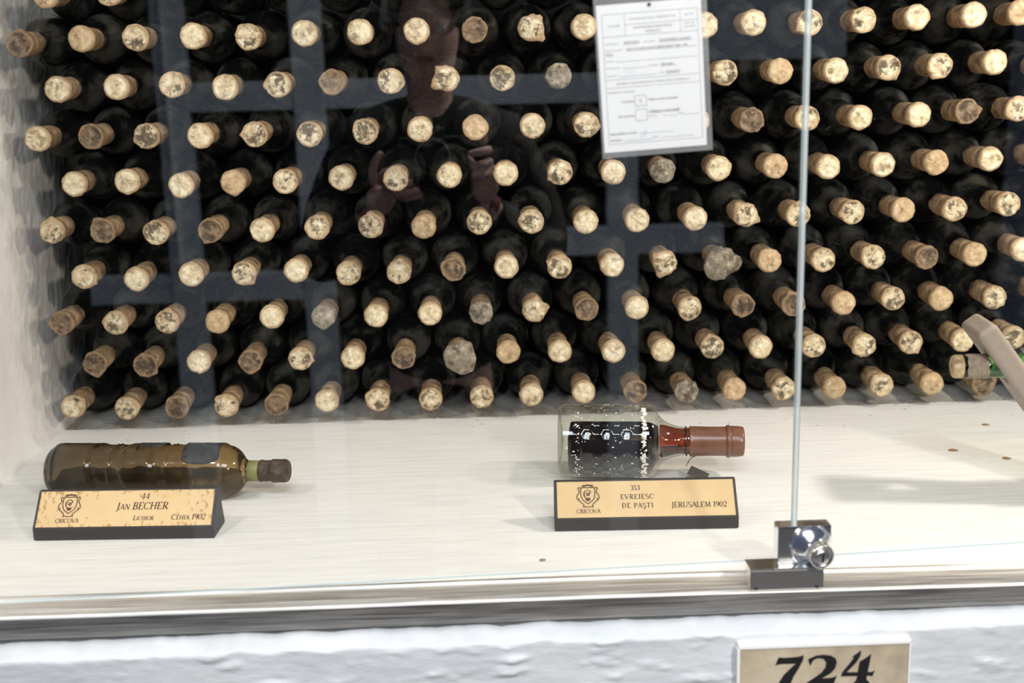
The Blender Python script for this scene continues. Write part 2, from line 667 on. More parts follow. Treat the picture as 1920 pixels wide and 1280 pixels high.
pane('window_1', [(XL + 0.003, 0.004), (0.3228, 0.0262), (0.3226, 1.285), (XL + 0.003, 1.285)], 1.2405, 0.004)
pane('door_1', [(0.3275, 0.0280), (XR - 0.004, 0.052), (XR - 0.004, 1.285), (0.3272, 1.285)], 1.2370, 0.0045)

# clear plastic draught strip along the joint of the two panes
M_strip = pane_mat('milky_strip', (0.80, 0.88, 0.90), 0.08, 0.15, 4.0, 0.6, 0.38)
v_, f_ = box_data(-0.0017, 0.0015, 1.2352, 1.2452, 0.030, 1.285)
v_ = [(a + (0.3246 if c > 0.5 else 0.3248), b, c) for a, b, c in v_]
structure(mesh_obj('trim_4', v_, f_, M_strip, smooth=False))

# ------------------------------------------------------------------ wine bottles of the stack
def mat_dusty_glass():
    m, nt, p = new_mat('dusty_dark_glass')
    v = coords(nt, rand=True)
    n1 = noise_tex(nt, v, 22, 4, 0.6)
    n2 = noise_tex(nt, v, 160, 5, 0.7)
    f = mix(nt, 0.5, ramp(nt, n1, [(0.44, (0.02, 0.02, 0.02)), (0.74, (1, 1, 1))]), ramp(nt, n2, [(0.3, (0.35, 0.35, 0.35)), (0.7, (1, 1, 1))]), 'MULTIPLY')
    L(nt, mix(nt, f, (0.0038, 0.0046, 0.0048), (0.088, 0.082, 0.066)), p.inputs['Base Color'])
    L(nt, ramp(nt, f, [(0.0, (0.07,) * 3), (0.10, (0.16,) * 3), (0.4, (0.75,) * 3)]), p.inputs['Roughness'])
    p.inputs['Specular IOR Level'].default_value = 0.5
    return m


def mat_wax(name, lo, mid, hi, dark, amount, scale=95, rim=None):
    m, nt, p = new_mat(name)
    v = coords(nt, rand=True)
    n1 = noise_tex(nt, v, scale, 5, 0.6)
    c = ramp(nt, n1, [(0.30, lo), (0.5, mid), (0.68, hi)])
    n2 = noise_tex(nt, v, scale * 1.5, 6, 0.68)
    n3 = noise_tex(nt, v, scale * 0.6, 3, 0.5)
    n4 = noise_tex(nt, v, scale * 5, 3, 0.6)
    ad = N(nt, 'ShaderNodeMath', operation='ADD')
    L(nt, n2, ad.inputs[0])
    L(nt, n3, ad.inputs[1])
    f = ramp(nt, ad.outputs[0], [(amount - 0.06, (0.92, 0.92, 0.92)), (amount + 0.03, (0.45, 0.45, 0.45)), (amount + 0.16, (0, 0, 0))])
    col = mix(nt, f, c, dark)
    col = mix(nt, ramp(nt, n4, [(0.30, (0.75, 0.75, 0.75)), (0.42, (0, 0, 0))]), col, tuple(k * 0.6 for k in lo))
    if rim:
        tc = N(nt, 'ShaderNodeTexCoord')
        mp = N(nt, 'ShaderNodeMapping')
        mp.inputs['Scale'].default_value = (1, 0, 1)
        L(nt, tc.outputs['Object'], mp.inputs['Vector'])
        ln_ = N(nt, 'ShaderNodeVectorMath', operation='LENGTH')
        L(nt, mp.outputs['Vector'], ln_.inputs[0])
        wob = N(nt, 'ShaderNodeMath', operation='MULTIPLY_ADD')
        L(nt, n3, wob.inputs[0])
        wob.inputs[1].default_value = 0.006
        L(nt, ln_.outputs['Value'], wob.inputs[2])
        mr = N(nt, 'ShaderNodeMapRange')
        mr.inputs['From Min'].default_value = 0.0165
        mr.inputs['From Max'].default_value = 0.0190
        mr.inputs['To Max'].default_value = 0.85
        L(nt, wob.outputs[0], mr.inputs['Value'])
        col = mix(nt, mr.outputs[0], col, ramp(nt, n2, [(0.35, tuple(k * 0.6 for k in rim)), (0.6, rim)]))
    L(nt, col, p.inputs['Base Color'])
    p.inputs['Roughness'].default_value = 0.7
    p.inputs['Specular IOR Level'].default_value = 0.3
    hs = N(nt, 'ShaderNodeMath', operation='ADD')
    L(nt, n2, hs.inputs[0])
    L(nt, n4, hs.inputs[1])
    bump(nt, p, hs.outputs[0], 0.6, 0.0016)
    return m


M_body = mat_dusty_glass()
RIM = (0.50, 0.34, 0.19)
M_sleeve = mat_wax('tan_sealing_wax', (0.25, 0.155, 0.08), (0.40, 0.265, 0.15), (0.54, 0.39, 0.24), (0.13, 0.085, 0.05), 0.86, 60)
SEAL = {
    'p': mat_wax('pale_wax', (0.52, 0.40, 0.23), (0.74, 0.62, 0.42), (0.86, 0.78, 0.60), (0.30, 0.22, 0.13), 0.84, 95, RIM),
    'm': mat_wax('mottled_wax', (0.40, 0.29, 0.17), (0.64, 0.52, 0.34), (0.84, 0.75, 0.57), (0.085, 0.064, 0.042), 0.93, 95, RIM),
    'd': mat_wax('mouldy_brown_wax', (0.125, 0.080, 0.048), (0.20, 0.135, 0.085), (0.34, 0.25, 0.165), (0.065, 0.045, 0.03), 0.92, 95, (0.33, 0.215, 0.12)),
    't': mat_wax('smooth_tan_wax', (0.42, 0.28, 0.145), (0.56, 0.40, 0.235), (0.68, 0.53, 0.35), (0.24, 0.155, 0.085), 0.80, 95, RIM),
    'g': mat_wax('grey_mouldy_wax', (0.17, 0.14, 0.10), (0.27, 0.225, 0.165), (0.44, 0.38, 0.29), (0.09, 0.07, 0.05), 0.90),
}
SEAL['l'] = SEAL['m']
SEAL['G'] = SEAL['g']

R_BODY = 0.0368
bprof = [(0.030, 0.0142), (0.055, 0.0145), (0.068, 0.0150), (0.080, 0.0166), (0.089, 0.0196), (0.098, 0.0246),
         (0.106, 0.0298), (0.114, 0.0336), (0.122, 0.0357), (0.132, 0.0367), (0.150, R_BODY), (0.300, R_BODY),
         (0.306, 0.0355), (0.309, 0.031)]
bvv, bff = lathe(bprof, 28, 'Y')
proto_body = mesh_obj('body', bvv, bff, M_body)
fix_normals(proto_body)
body_mesh = proto_body.data
bpy.data.objects.remove(proto_body)


def sleeve_mesh(seed):
    pr = [(0.0035, 0.0150), (0.004, 0.0164), (0.008, 0.0172), (0.016, 0.0170), (0.0175, 0.0161), (0.0205, 0.0159),
          (0.022, 0.0163), (0.036, 0.0160), (0.048, 0.0158), (0.058, 0.0157), (0.064, 0.0152), (0.066, 0.0140)]
    seg = 24
    v, f = [], []
    for i, (t, r) in enumerate(pr):
        for s in range(seg):
            a = 2 * math.pi * s / seg
            c, d = math.cos(a), math.sin(a)
            rr = r + 0.0006 * fbm(c * 1.6 + seed * 3.3, d * 1.6, t * 90)
            tt = t + (0.006 * fbm(c * 1.2 + seed, d * 1.2, 4.0) if i >= len(pr) - 3 else 0)
            v.append((rr * c, tt, rr * d))
    n = len(pr)
    for i in range(n - 1):
        for s in range(seg):
            s2 = (s + 1) % seg
            f.append((i * seg + s, i * seg + s2, (i + 1) * seg + s2, (i + 1) * seg + s))
    f.append(tuple(range(seg)))
    o = fix_normals(mesh_obj('wax_sleeve', v, f, M_sleeve))
    me = o.data
    bpy.data.objects.remove(o)
    return me


def seal_mesh(kind, seed):
    """broken, crumbly top of the wax: rings from the rim to the middle, towards -Y"""
    rnd = random.Random(seed * 7 + ord(kind))
    seg = 28
    lump = []
    if kind == 'l':
        lump = [(rnd.uniform(0, 6.28), rnd.uniform(.22, .36), rnd.uniform(.18, .34)) for _ in range(2)]
    elif kind == 'G':
        lump = [(rnd.uniform(0, 6.28), rnd.uniform(.2, .4), rnd.uniform(.4, .8)) for _ in range(3)]
    elif kind in 'mgd' and rnd.random() < .55:
        lump = [(rnd.uniform(0, 6.28), rnd.uniform(.10, .2), rnd.uniform(.15, .3))]
    elif rnd.random() < .3:
        lump = [(rnd.uniform(0, 6.28), rnd.uniform(.06, .14), rnd.uniform(.12, .25))]
    base = 1.22 if kind == 'G' else 1.0
    thick = {'G': 0.010, 'l': 0.006, 'g': 0.005}.get(kind, 0.0040)
    crater = {'m': 0.0022, 'd': 0.003, 'p': 0.0004, 't': 0.0005}.get(kind, 0.0)
    rings = [(1.00, 0.010, 0), (1.05, 0.005, 0), (1.06, 0.001, 0), (1.01, -0.0015, 0), (0.92, -0.0024, .3), (0.80, -0.0024, .8), (0.65, -0.0022, 1), (0.50, -0.002, 1), (0.33, -0.002, 1), (0.16, -0.002, 1)]
    v, f = [], []
    for i, (q, t, cr) in enumerate(rings):
        for s in range(seg):
            a = 2 * math.pi * s / seg
            c, d = math.cos(a), math.sin(a)
            k = base if 0 < i else 1.0
            e = 1.0
            for (la, lh, lw) in lump:
                da = (a - la + math.pi) % (2 * math.pi) - math.pi
                e += lh * math.exp(-(da / lw) ** 2) * (1.0 if 1 <= i <= 3 else 0.35 if i > 3 else 0.0)
            jit = 1 + (0.11 if kind in 'lGgd' else 0.065) * fbm(c * 2.3 + seed, d * 2.3, 1.0) * (1 if i > 0 else 0)
            r = 0.0172 * q * k * e * jit
            y = t
            if i >= 2:
                y -= thick * (1 - q * q * 0.8) + 0.0026 * fbm(c * q * 3 + seed * 1.7, d * q * 3, 3.0)
                y += crater * cr * (1.2 + fbm(c * q * 2 + seed, d * q * 2, 8.0))
            v.append((r * c, y, r * d))
    n = len(rings)
    for i in range(n - 1):
        for s in range(seg):
            s2 = (s + 1) % seg
            f.append((i * seg + s, i * seg + s2, (i + 1) * seg + s2, (i + 1) * seg + s))
    v.append((0, sum(v[(n - 1) * seg + s][1] for s in range(seg)) / seg, 0))
    for s in range(seg):
        f.append(((n - 1) * seg + s, (n - 1) * seg + (s + 1) % seg, len(v) - 1))
    f.append(tuple(range(seg)))
    o = fix_normals(mesh_obj('wax_seal', v, f, SEAL[kind]))
    me = o.data
    bpy.data.objects.remove(o)
    return me


sleeves = [sleeve_mesh(i) for i in range(6)]
seals = {k: [seal_mesh(k, i) for i in range({'p': 10, 'm': 12, 't': 6, 'd': 8, 'g': 4, 'l': 5, 'G': 2}[k])] for k in 'pmtdglG'}

# one row per entry, top row first: every bottle as "mouth x y z, tone, x z of the axis 20 cm further in", in millimetres
ROWS = [
    "-570 1801 641 t -572.0 647.0, -484 1796 642 m -493.4 648.6, -416 1801 650 t -415.0 649.4, -342 1791 650 m -339.9 649.2, -261 1794 647 t -262.5 649.2, -184 1794 649 m -185.0 649.2, -108 1789 646 d -107.5 649.2, -33 1799 646 p -30.0 649.2, 46 1800 647 d 47.5 649.2, 126 1791 649 m 125.0 649.2, 203 1801 647 m 202.5 649.2, 278 1792 647 m 280.0 649.2, 357 1792 650 d 357.5 649.2, 434 1791 649 m 435.0 649.2, 510 1794 648 m 512.5 649.2, 589 1800 650 m 590.0 649.2, 665 1791 650 p 666.9 649.2, 747 1794 649 m 744.0 652.5, 825 1794 648 t 822.5 649.2, 902 1799 650 p 900.0 649.2",
    "-611 1798 577 d -611.5 582.0, -527 1798 582 t -532.9 581.8, -454 1799 582 m -455.2 579.4, -376 1800 582 p -379.0 582.0, -302 1807 579 m -301.5 582.0, -224 1799 582 p -224.0 582.0, -148 1798 582 p -146.5 582.0, -71 1809 582 p -69.0 582.0, 9 1799 581 d 8.5 582.0, 87 1805 582 l 86.0 582.0, 161 1809 582 p 163.5 582.0, 244 1802 582 p 241.0 582.0, 328 1798 580 p 319.7 581.5, 396 1804 582 p 398.0 582.0, 474 1801 580 m 473.8 582.0, 551 1807 582 m 551.0 582.0, 627 1809 584 p 628.1 582.0, 703 1799 585 p 703.2 582.1, 772 1807 587 t 781.3 582.7, 862 1807 583 m 861.4 582.1",
    "-569 1808 515 p -572.5 515.1, -489 1811 516 p -494.9 515.1, -414 1817 517 m -416.9 514.4, -339 1808 512 p -340.0 515.1, -266 1807 514 m -262.5 515.1, -192 1817 515 d -186.0 515.1, -110 1809 515 m -107.5 515.1, -32 1816 516 l -30.0 515.1, 46 1812 515 m 47.5 515.1, 125 1810 516 g 125.0 515.1, 203 1807 515 p 202.5 515.1, 281 1807 515 p 280.0 515.1, 358 1806 515 m 357.6 514.8, 436 1808 515 t 435.0 515.1, 514 1806 514 p 512.5 515.1, 592 1816 516 m 590.0 515.1, 666 1817 517 m 667.5 515.2, 742 1812 520 p 745.0 515.1, 822 1815 512 m 823.8 514.7, 898 1813 517 p 900.0 515.1",
    "-609 1823 447 p -610.2 447.5, -535 1825 448 d -532.7 447.5, -457 1825 447 m -455.3 447.3, -380 1815 446 p -377.7 447.5, -304 1816 446 m -300.2 447.5, -228 1820 444 m -223.0 447.3, -149 1814 446 m -145.2 447.5, -72 1816 447 p -67.7 447.5, 6 1814 448 t 9.8 447.5, 87 1815 448 p 87.3 447.5, 164 1822 447 m 164.8 447.5, 243 1821 447 p 242.3 447.5, 322 1822 447 p 319.8 447.5, 401 1825 447 d 397.3 447.5, 478 1814 448 m 474.8 447.5, 557 1824 447 p 552.3 447.5, 640 1820 449 p 631.2 447.8, 710 1821 452 d 708.7 447.5, 782 1815 454 m 785.1 447.7, 863 1819 447 t 862.3 447.5",
    "-566 1829 382 p -571.4 379.4, -490 1825 384 p -493.9 379.5, -415 1827 376 p -416.6 379.3, -342 1831 378 t -339.1 379.3, -267 1826 378 m -261.6 379.3, -188 1833 380 p -184.1 379.3, -110 1831 377 m -106.6 379.3, -33 1829 380 p -29.1 379.3, 48 1824 381 p 48.4 379.3, 126 1827 380 m 125.9 379.3, 203 1831 378 p 203.4 379.3, 275 1834 378 g 280.9 379.3, 354 1823 380 p 358.4 379.3, 436 1823 381 t 435.9 379.3, 515 1831 377 p 513.4 379.3, 595 1832 378 p 590.9 379.3, 670 1823 380 t 668.4 379.3, 753 1832 382 p 747.4 379.9, 829 1831 384 t 824.2 380.0, 900 1830 379 p 901.2 379.3",
    "-606 1834 315 m -610.9 311.1, -535 1838 313 d -534.1 310.0, -458 1833 309 m -456.9 310.0, -380 1835 309 d -379.4 310.0, -307 1841 307 p -301.9 310.0, -227 1837 309 m -224.4 310.0, -149 1833 310 m -146.9 310.0, -73 1839 306 t -69.4 310.0, 8 1839 310 m 8.1 310.0, 84 1838 309 m 85.6 310.0, 163 1835 307 p 163.1 310.0, 238 1836 307 p 240.2 310.0, 323 1835 307 p 318.5 310.0, 398 1841 309 l 395.6 310.0, 473 1830 309 m 473.1 310.0, 554 1834 310 m 550.6 310.0, 631 1842 310 t 628.1 310.0, 708 1841 309 m 705.6 310.0, 782 1830 316 m 783.2 310.3, 858 1831 309 m 860.6 310.0",
    "-570 1843 246 m -572.6 241.6, -496 1848 239 p -495.1 241.6, -414 1839 245 p -417.6 241.6, -338 1843 244 m -340.1 241.6, -262 1843 246 p -262.6 241.6, -186 1842 240 m -185.1 241.6, -112 1844 239 m -107.6 241.6, -32 1850 240 d -30.1 241.6, 46 1847 242 p 47.4 241.6, 124 1839 241 m 124.9 241.6, 202 1846 240 p 202.4 241.6, 280 1841 242 l 279.9 241.6, 363 1843 241 G 357.4 241.6, 437 1850 239 t 434.9 241.6, 515 1841 239 m 512.4 241.6, 590 1843 241 m 588.7 241.6, 673 1850 237 d 666.2 241.8, 741 1839 241 t 745.6 241.4, 814 1842 246 p 821.3 243.3, 900 1841 241 p 899.9 241.6",
    "-611 1848 177 d -612.7 173.5, -533 1852 174 m -535.2 173.5, -457 1849 174 m -457.7 173.5, -384 1853 171 t -380.2 173.5, -303 1849 177 p -302.7 173.5, -227 1852 174 g -225.2 173.5, -150 1858 172 p -147.7 173.5, -69 1851 174 p -70.2 173.5, 7 1858 172 g 7.3 173.5, 86 1847 175 l 84.8 173.5, 164 1853 173 d 162.3 173.5, 240 1854 173 p 239.8 173.5, 320 1858 169 m 317.3 173.5, 400 1857 171 d 394.8 173.5, 475 1852 171 d 472.3 173.5, 552 1855 170 t 549.8 173.5, 628 1858 174 m 627.3 173.5, 700 1855 172 t 704.1 174.6, 783 1858 171 m 782.4 173.5, 860 1858 174 p 859.8 173.5",
    "-571 1856 112 d -574.7 107.5, -498 1861 106 d -497.6 106.1, -419 1864 108 p -420.1 106.1, -342 1866 106 d -342.6 106.1, -267 1865 108 m -265.1 106.1, -188 1861 108 p -187.6 106.1, -112 1859 106 d -110.1 106.1, -30 1855 106 G -32.6 106.1, 46 1857 110 t 44.9 106.1, 124 1860 108 p 122.4 106.1, 205 1859 106 p 199.9 106.1, 280 1857 105 p 277.4 106.1, 356 1865 106 m 354.9 106.1, 429 1859 105 p 432.2 106.4, 509 1856 105 m 508.7 108.1, 587 1858 103 m 587.4 106.1, 660 1863 104 m 664.6 106.1, 741 1866 104 p 741.4 108.1, 818 1862 107 m 820.8 108.1, 897 1858 104 p 897.4 106.1",
    "-612 1863 45 m -613.6 40.5, -535 1873 37 m -538.1 38.9, -458 1867 38 d -461.3 38.3, -383 1865 38 m -383.8 38.3, -308 1867 37 d -306.3 38.9, -232 1870 39 p -228.8 38.5, -154 1863 40 m -151.3 38.8, -74 1870 37 m -73.8 38.9, 4 1870 38 m 3.7 38.3, 80 1865 40 p 81.2 38.8, 160 1868 41 p 158.7 39.2, 239 1865 40 d 236.2 38.8, 317 1863 38 g 313.7 38.3, 392 1870 37 t 391.2 38.9, 468 1868 36 m 468.9 39.5, 548 1873 33 t 547.0 41.3, 619 1865 37 m 624.0 38.9, 698 1868 36 t 701.2 39.5, 779 1871 32 d 780.1 41.7, 852 1863 35 t 856.4 40.1",
]
ORD = ['first', 'second', 'third', 'fourth', 'fifth', 'sixth', 'seventh', 'eighth', 'ninth', 'tenth', 'eleventh', 'twelfth',
       'thirteenth', 'fourteenth', 'fifteenth', 'sixteenth', 'seventeenth', 'eighteenth', 'nineteenth', 'twentieth', 'twenty-first']
ROWNAME = ['tenth row up', 'ninth row up', 'eighth row up', 'seventh row up', 'sixth row up', 'fifth row up', 'fourth row up',
           'third row up', 'second row up', 'bottom row']
TONE = {'p': 'pale cream wax seal', 'm': 'mottled black and cream seal', 'd': 'dark brown mouldy seal', 't': 'smooth tan wax seal',
        'g': 'grey mouldy seal', 'l': 'ragged lumpy pale seal', 'G': 'big grey lump of mould'}
rs = random.Random(21)
count = {}
for ri, line in enumerate(ROWS):
    for j, it in enumerate(line.split(', ')):
        q = it.split()
        mouth = Vector((float(q[0]), float(q[1]), float(q[2]))) / 1000
        tone = q[3]
        centre = Vector((float(q[4]) / 1000, mouth.y + 0.20, float(q[5]) / 1000))
        d = (centre - mouth).normalized()
        root = empty('wine_bottle')
        root.rotation_mode = 'QUATERNION'
        root.rotation_quaternion = Vector((0, 1, 0)).rotation_difference(d)
        root.location = mouth
        where = '%s from side wall, %s' % (ORD[j], ROWNAME[ri])
        if (ri in (1, 2, 3) and abs(mouth.x - 0.24) < 0.07 and mouth.z > 0.42):
            lab = 'bottle hidden by the laminated sheet, ' + where
        elif ri == 0 and j > 1:
            lab = 'dark dusty bottle high in the stack, ' + where
        else:
            lab = 'bottle with %s, %s' % (TONE[tone], where)
        tag(root, lab, 'bottle', 'stacked wine bottles')
        k = count.get(tone, 0)
        count[tone] = k + 1
        for nm, me in (('body', body_mesh), ('wax_sleeve', sleeves[rs.randrange(6)]), ('wax_seal', seals[tone][k % len(seals[tone])])):
            o = bpy.data.objects.new(nm, me)
            COL.objects.link(o)
            o.parent = root
            if nm != 'body':
                o.rotation_euler = (0, rs.uniform(0, 6.28), 0)

# ------------------------------------------------------------------ name plaques
def mat_gold(name, worn):
    m, nt, p = new_mat(name)
    v = coords(nt)
    n = noise_tex(nt, v, 30, 3)
    c = ramp(nt, n, [(0.3, (0.60, 0.42, 0.215)), (0.7, (0.66, 0.475, 0.255))])
    if worn:
        # lacquer flaked off along the edges: brown, ragged
        tc = N(nt, 'ShaderNodeTexCoord')
        sep = N(nt, 'ShaderNodeSeparateXYZ')
        L(nt, tc.outputs['Generated'], sep.inputs[0])
        e1 = N(nt, 'ShaderNodeMath', operation='SUBTRACT')
        L(nt, sep.outputs['Y'], e1.inputs[0])
        e1.inputs[1].default_value = 0.5
        e2 = N(nt, 'ShaderNodeMath', operation='ABSOLUTE')
        L(nt, e1.outputs[0], e2.inputs[0])
        e3 = N(nt, 'ShaderNodeMath', operation='SUBTRACT')
        L(nt, sep.outputs['X'], e3.inputs[0])
        e3.inputs[1].default_value = 0.5
        e4 = N(nt, 'ShaderNodeMath', operation='ABSOLUTE')
        L(nt, e3.outputs[0], e4.inputs[0])
        mxx = N(nt, 'ShaderNodeMath', operation='MAXIMUM')
        L(nt, e2.outputs[0], mxx.inputs[0])
        L(nt, e4.outputs[0], mxx.inputs[1])
        w = noise_tex(nt, coords(nt, scale=(1, 0.6, 0.6)), 210, 5, 0.65)
        ad = N(nt, 'ShaderNodeMath', operation='MULTIPLY_ADD')
        L(nt, mxx.outputs[0], ad.inputs[0])
        ad.inputs[1].default_value = 0.55
        L(nt, w, ad.inputs[2])
        f = ramp(nt, ad.outputs[0], [(0.795, (0, 0, 0)), (0.83, (1, 1, 1))])
        c = mix(nt, f, c, (0.42, 0.24, 0.09))
    L(nt, c, p.inputs['Base Color'])
    p.inputs['Metallic'].default_value = 0.15
    p.inputs['Roughness'].default_value = 0.42
    return m


M_block = plain('dark_stained_block', (0.030, 0.025, 0.023), 0.55)
M_ink = plain('engraved_brown', (0.07, 0.032, 0.014), 0.6)


def emblem(fl, cx, cy, h):
    """shield with curled supporters, a swirl and a filled cup inside, scroll ends top and bottom"""
    s = h
    w = 0.045 * s
    P = lambda pts: [(cx + a * s, cy + b * s) for a, b in pts]
    sh = [(-.30, .36), (-.31, .05), (-.24, -.18), (0, -.38), (.24, -.18), (.31, .05), (.30, .36), (.15, .40), (0, .37), (-.15, .40), (-.30, .36)]
    fl.path(P(sh), w)
    for sgn in (-1, 1):
        fl.path(P([(sgn * a, b) for a, b in ((.30, .36), (.40, .40), (.43, .30), (.36, .24), (.40, .12), (.47, .02), (.49, -.10), (.42, -.20), (.38, -.10))]), w)
        fl.path(P([(sgn * a, b) for a, b in ((.42, -.20), (.30, -.30), (.18, -.42), (.22, -.52), (.12, -.50), (0, -.53))]), w)
        fl.path(P([(sgn * a, b) for a, b in ((.15, .40), (.20, .50), (.10, .49), (0, .52))]), w)
    fl.path(P([(-.25, .38), (-.25, .47), (.25, .47), (.25, .38)]), w * .8)
    fl.arc(cx - .02 * s, cy + .07 * s, .15 * s, .19 * s, 40, 300, w * .7, w * 1.4)
    fl.arc(cx + .02 * s, cy + .17 * s, .10 * s, .06 * s, 200, 420, w, w)
    fl.poly(P([(-.11, .10), (0.0, .06), (.10, .12), (.07, .02), (.02, -.02), (-.05, .0)]))
    fl.poly(P([(-.12, -.10), (-.05, -.13), (.04, -.12), (.12, -.09), (.10, -.19), (.03, -.25), (-.04, -.25), (-.10, -.19)]))


def plaque(loc, rotz, width, worn, label, writer):
    root = empty('name_plaque', loc, rotz)
    tag(root, label, 'name plaque')
    pr = [(0.0, 0.0), (0.0, 0.0150), (0.0325, 0.0505), (0.0385, 0.0505), (0.052, 0.0)]
    n = len(pr)
    v = [(0, y, z) for y, z in pr] + [(width, y, z) for y, z in pr]
    f = [tuple(range(n)), tuple(range(2 * n - 1, n - 1, -1))] + [(i, (i + 1) % n, n + (i + 1) % n, n + i) for i in range(n)]
    o = fix_normals(mesh_obj('block', v, f, M_block, root, smooth=False))
    bm = bmesh.new()
    bm.from_mesh(o.data)
    bmesh.ops.bevel(bm, geom=bm.edges[:], offset=0.0008, segments=2, affect='EDGES')
    bm.to_mesh(o.data)
    bm.free()
    ang = math.atan2(0.0355, 0.0325)
    # plate: a thin sheet lying on the sloped face; local x along the plaque, local y up the slope
    hold = (0.0035, 0.0010, 0.0158)
    pw, ph = width - 0.007, 0.0455
    v, f = box_data(0, pw, 0, ph, 0.0, 0.0009)
    pl = mesh_obj('plate', v, f, mat_gold('gold_plate', worn), root, smooth=False)
    pl.location = hold
    pl.rotation_euler = (ang, 0, 0)
    fl = Flat()
    writer(fl, pw, ph)
    le = fl.build('lettering', lambda u, w: (u, w, 0.00105), M_ink, pl)
    em = Flat()
    emblem(em, pw * 0.175, ph * 0.60, ph * 0.60)
    serif_text(em, 'CRICOVA', pw * 0.175, ph * 0.115, ph * 0.115, 'C', track=0.0, bold=1.15)
    em.build('emblem', lambda u, w: (u, w, 0.00105), M_ink, pl)
    return root


def write_left(fl, pw, ph):
    serif_text(fl, '44', pw * .605, ph * .745, ph * .17, 'C', slant=.12)
    serif_text(fl, 'Jan', pw * .445, ph * .46, ph * .20, 'L', slant=.12, bold=1.1)
    serif_text(fl, 'BECHER', pw * .538, ph * .46, ph * .20, 'L', slant=.12, bold=1.1)
    serif_text(fl, 'Lichior', pw * .61, ph * .16, ph * .135, 'C', slant=.15, bold=1.2)
    serif_text(fl, 'Cehia 1902', pw * .965, ph * .16, ph * .155, 'R', slant=.15, bold=1.15)


def write_right(fl, pw, ph):
    serif_text(fl, '353', pw * .445, ph * .74, ph * .135, 'C', bold=1.3)
    serif_text(fl, 'EVREIESC', pw * .455, ph * .49, ph * .135, 'C', track=.13, bold=1.25)
    serif_text(fl, 'DE PA\u015eTI', pw * .455, ph * .245, ph * .135, 'C', track=.13, bold=1.25)
    serif_text(fl, 'JERUSALEM 1902', pw * .957, ph * .235, ph * .15, 'R', track=.03, bold=1.15)


plaque((-0.5345, 1.4345, 0.0), -0.054, 0.2165, True, 'black wedge plaque with flaking gold plate reading 44 Jan Becher', write_left)
plaque((0.0845, 1.4065, 0.0), -0.046, 0.2165, False, 'black wedge plaque with clean gold plate reading 353 Evreiesc de Pa\u015fti', write_right)

# ------------------------------------------------------------------ brown display bottle
def refractive(name, col, rough, ior=1.46):
    m, nt, p = new_mat(name)
    p.inputs['Base Color'].default_value = (*col, 1)
    p.inputs['Roughness'].default_value = rough
    p.inputs['IOR'].default_value = ior
    p.inputs['Transmission Weight'].default_value = 1.0
    return m


def mat_amber():
    m, nt, p = new_mat('amber_brown_glass')
    v = coords(nt)
    n = noise_tex(nt, v, 28, 5, 0.6)
    sep = N(nt, 'ShaderNodeSeparateXYZ')
    L(nt, v, sep.inputs[0])
    # brown residue clouds the glass towards the base, the shoulder stays clear amber
    gx = N(nt, 'ShaderNodeMath', operation='MULTIPLY_ADD')
    L(nt, n, gx.inputs[0])
    gx.inputs[1].default_value = 0.10
    L(nt, sep.outputs['X'], gx.inputs[2])
    L(nt, ramp(nt, gx.outputs[0], [(0.06, (0.17, 0.125, 0.07)), (0.17, (0.25, 0.17, 0.08)), (0.26, (0.50, 0.33, 0.13)), (0.30, (0.56, 0.40, 0.18))]), p.inputs['Base Color'])
    p.inputs['IOR'].default_value = 1.42
    dust = ramp(nt, n, [(0.40, (0.97,) * 3), (0.75, (0.86,) * 3)])
    L(nt, dust, p.inputs['Transmission Weight'])
    p.inputs['Roughness'].default_value = 0.09
    return m


M_amber = mat_amber()
lb = empty('liqueur_bottle', (-0.5605, 1.592, 0.0345), -0.105)
tag(lb, 'lying amber brown liqueur bottle with embossed bands behind the flaking plaque', 'bottle')
RB = 0.0338


def amber_disp(t, a, r):
    if r < RB * 0.8 or t < 0.012 or t > 0.235:
        return 0
    e = 0
    # broad raised bands with slanting edges
    sk = 0.016 * math.sin(a - 0.9)
    for (c0, c1) in ((0.012, 0.078), (0.118, 0.160), (0.188, 0.236)):
        u = t + sk * (1 if c0 < 0.15 else -0.7)
        e += 0.0021 / (1 + math.exp(max(-50, min(50, -(u - c0) / 0.0009)))) / (1 + math.exp(max(-50, min(50, (u - c1) / 0.0009))))
    for c0 in (0.098, 0.172):
        e += 0.0018 * math.exp(-((t + sk * 0.6 - c0) / 0.0012) ** 2)
    return e + 0.0004 * fbm(t * 60, math.cos(a) * 2, math.sin(a) * 2)


def smooth_prof(pts, n=6):
    out = []
    for i in range(len(pts) - 1):
        p0 = pts[max(i - 1, 0)]; p1 = pts[i]; p2 = pts[i + 1]; p3 = pts[min(i + 2, len(pts) - 1)]
        for k in range(n):
            s = k / n
            out.append(tuple(0.5 * (2 * p1[c] + (p2[c] - p0[c]) * s + (2 * p0[c] - 5 * p1[c] + 4 * p2[c] - p3[c]) * s * s
                                    + (3 * p1[c] - p0[c] - 3 * p2[c] + p3[c]) * s ** 3) for c in (0, 1)))
    out.append(pts[-1])
    return out


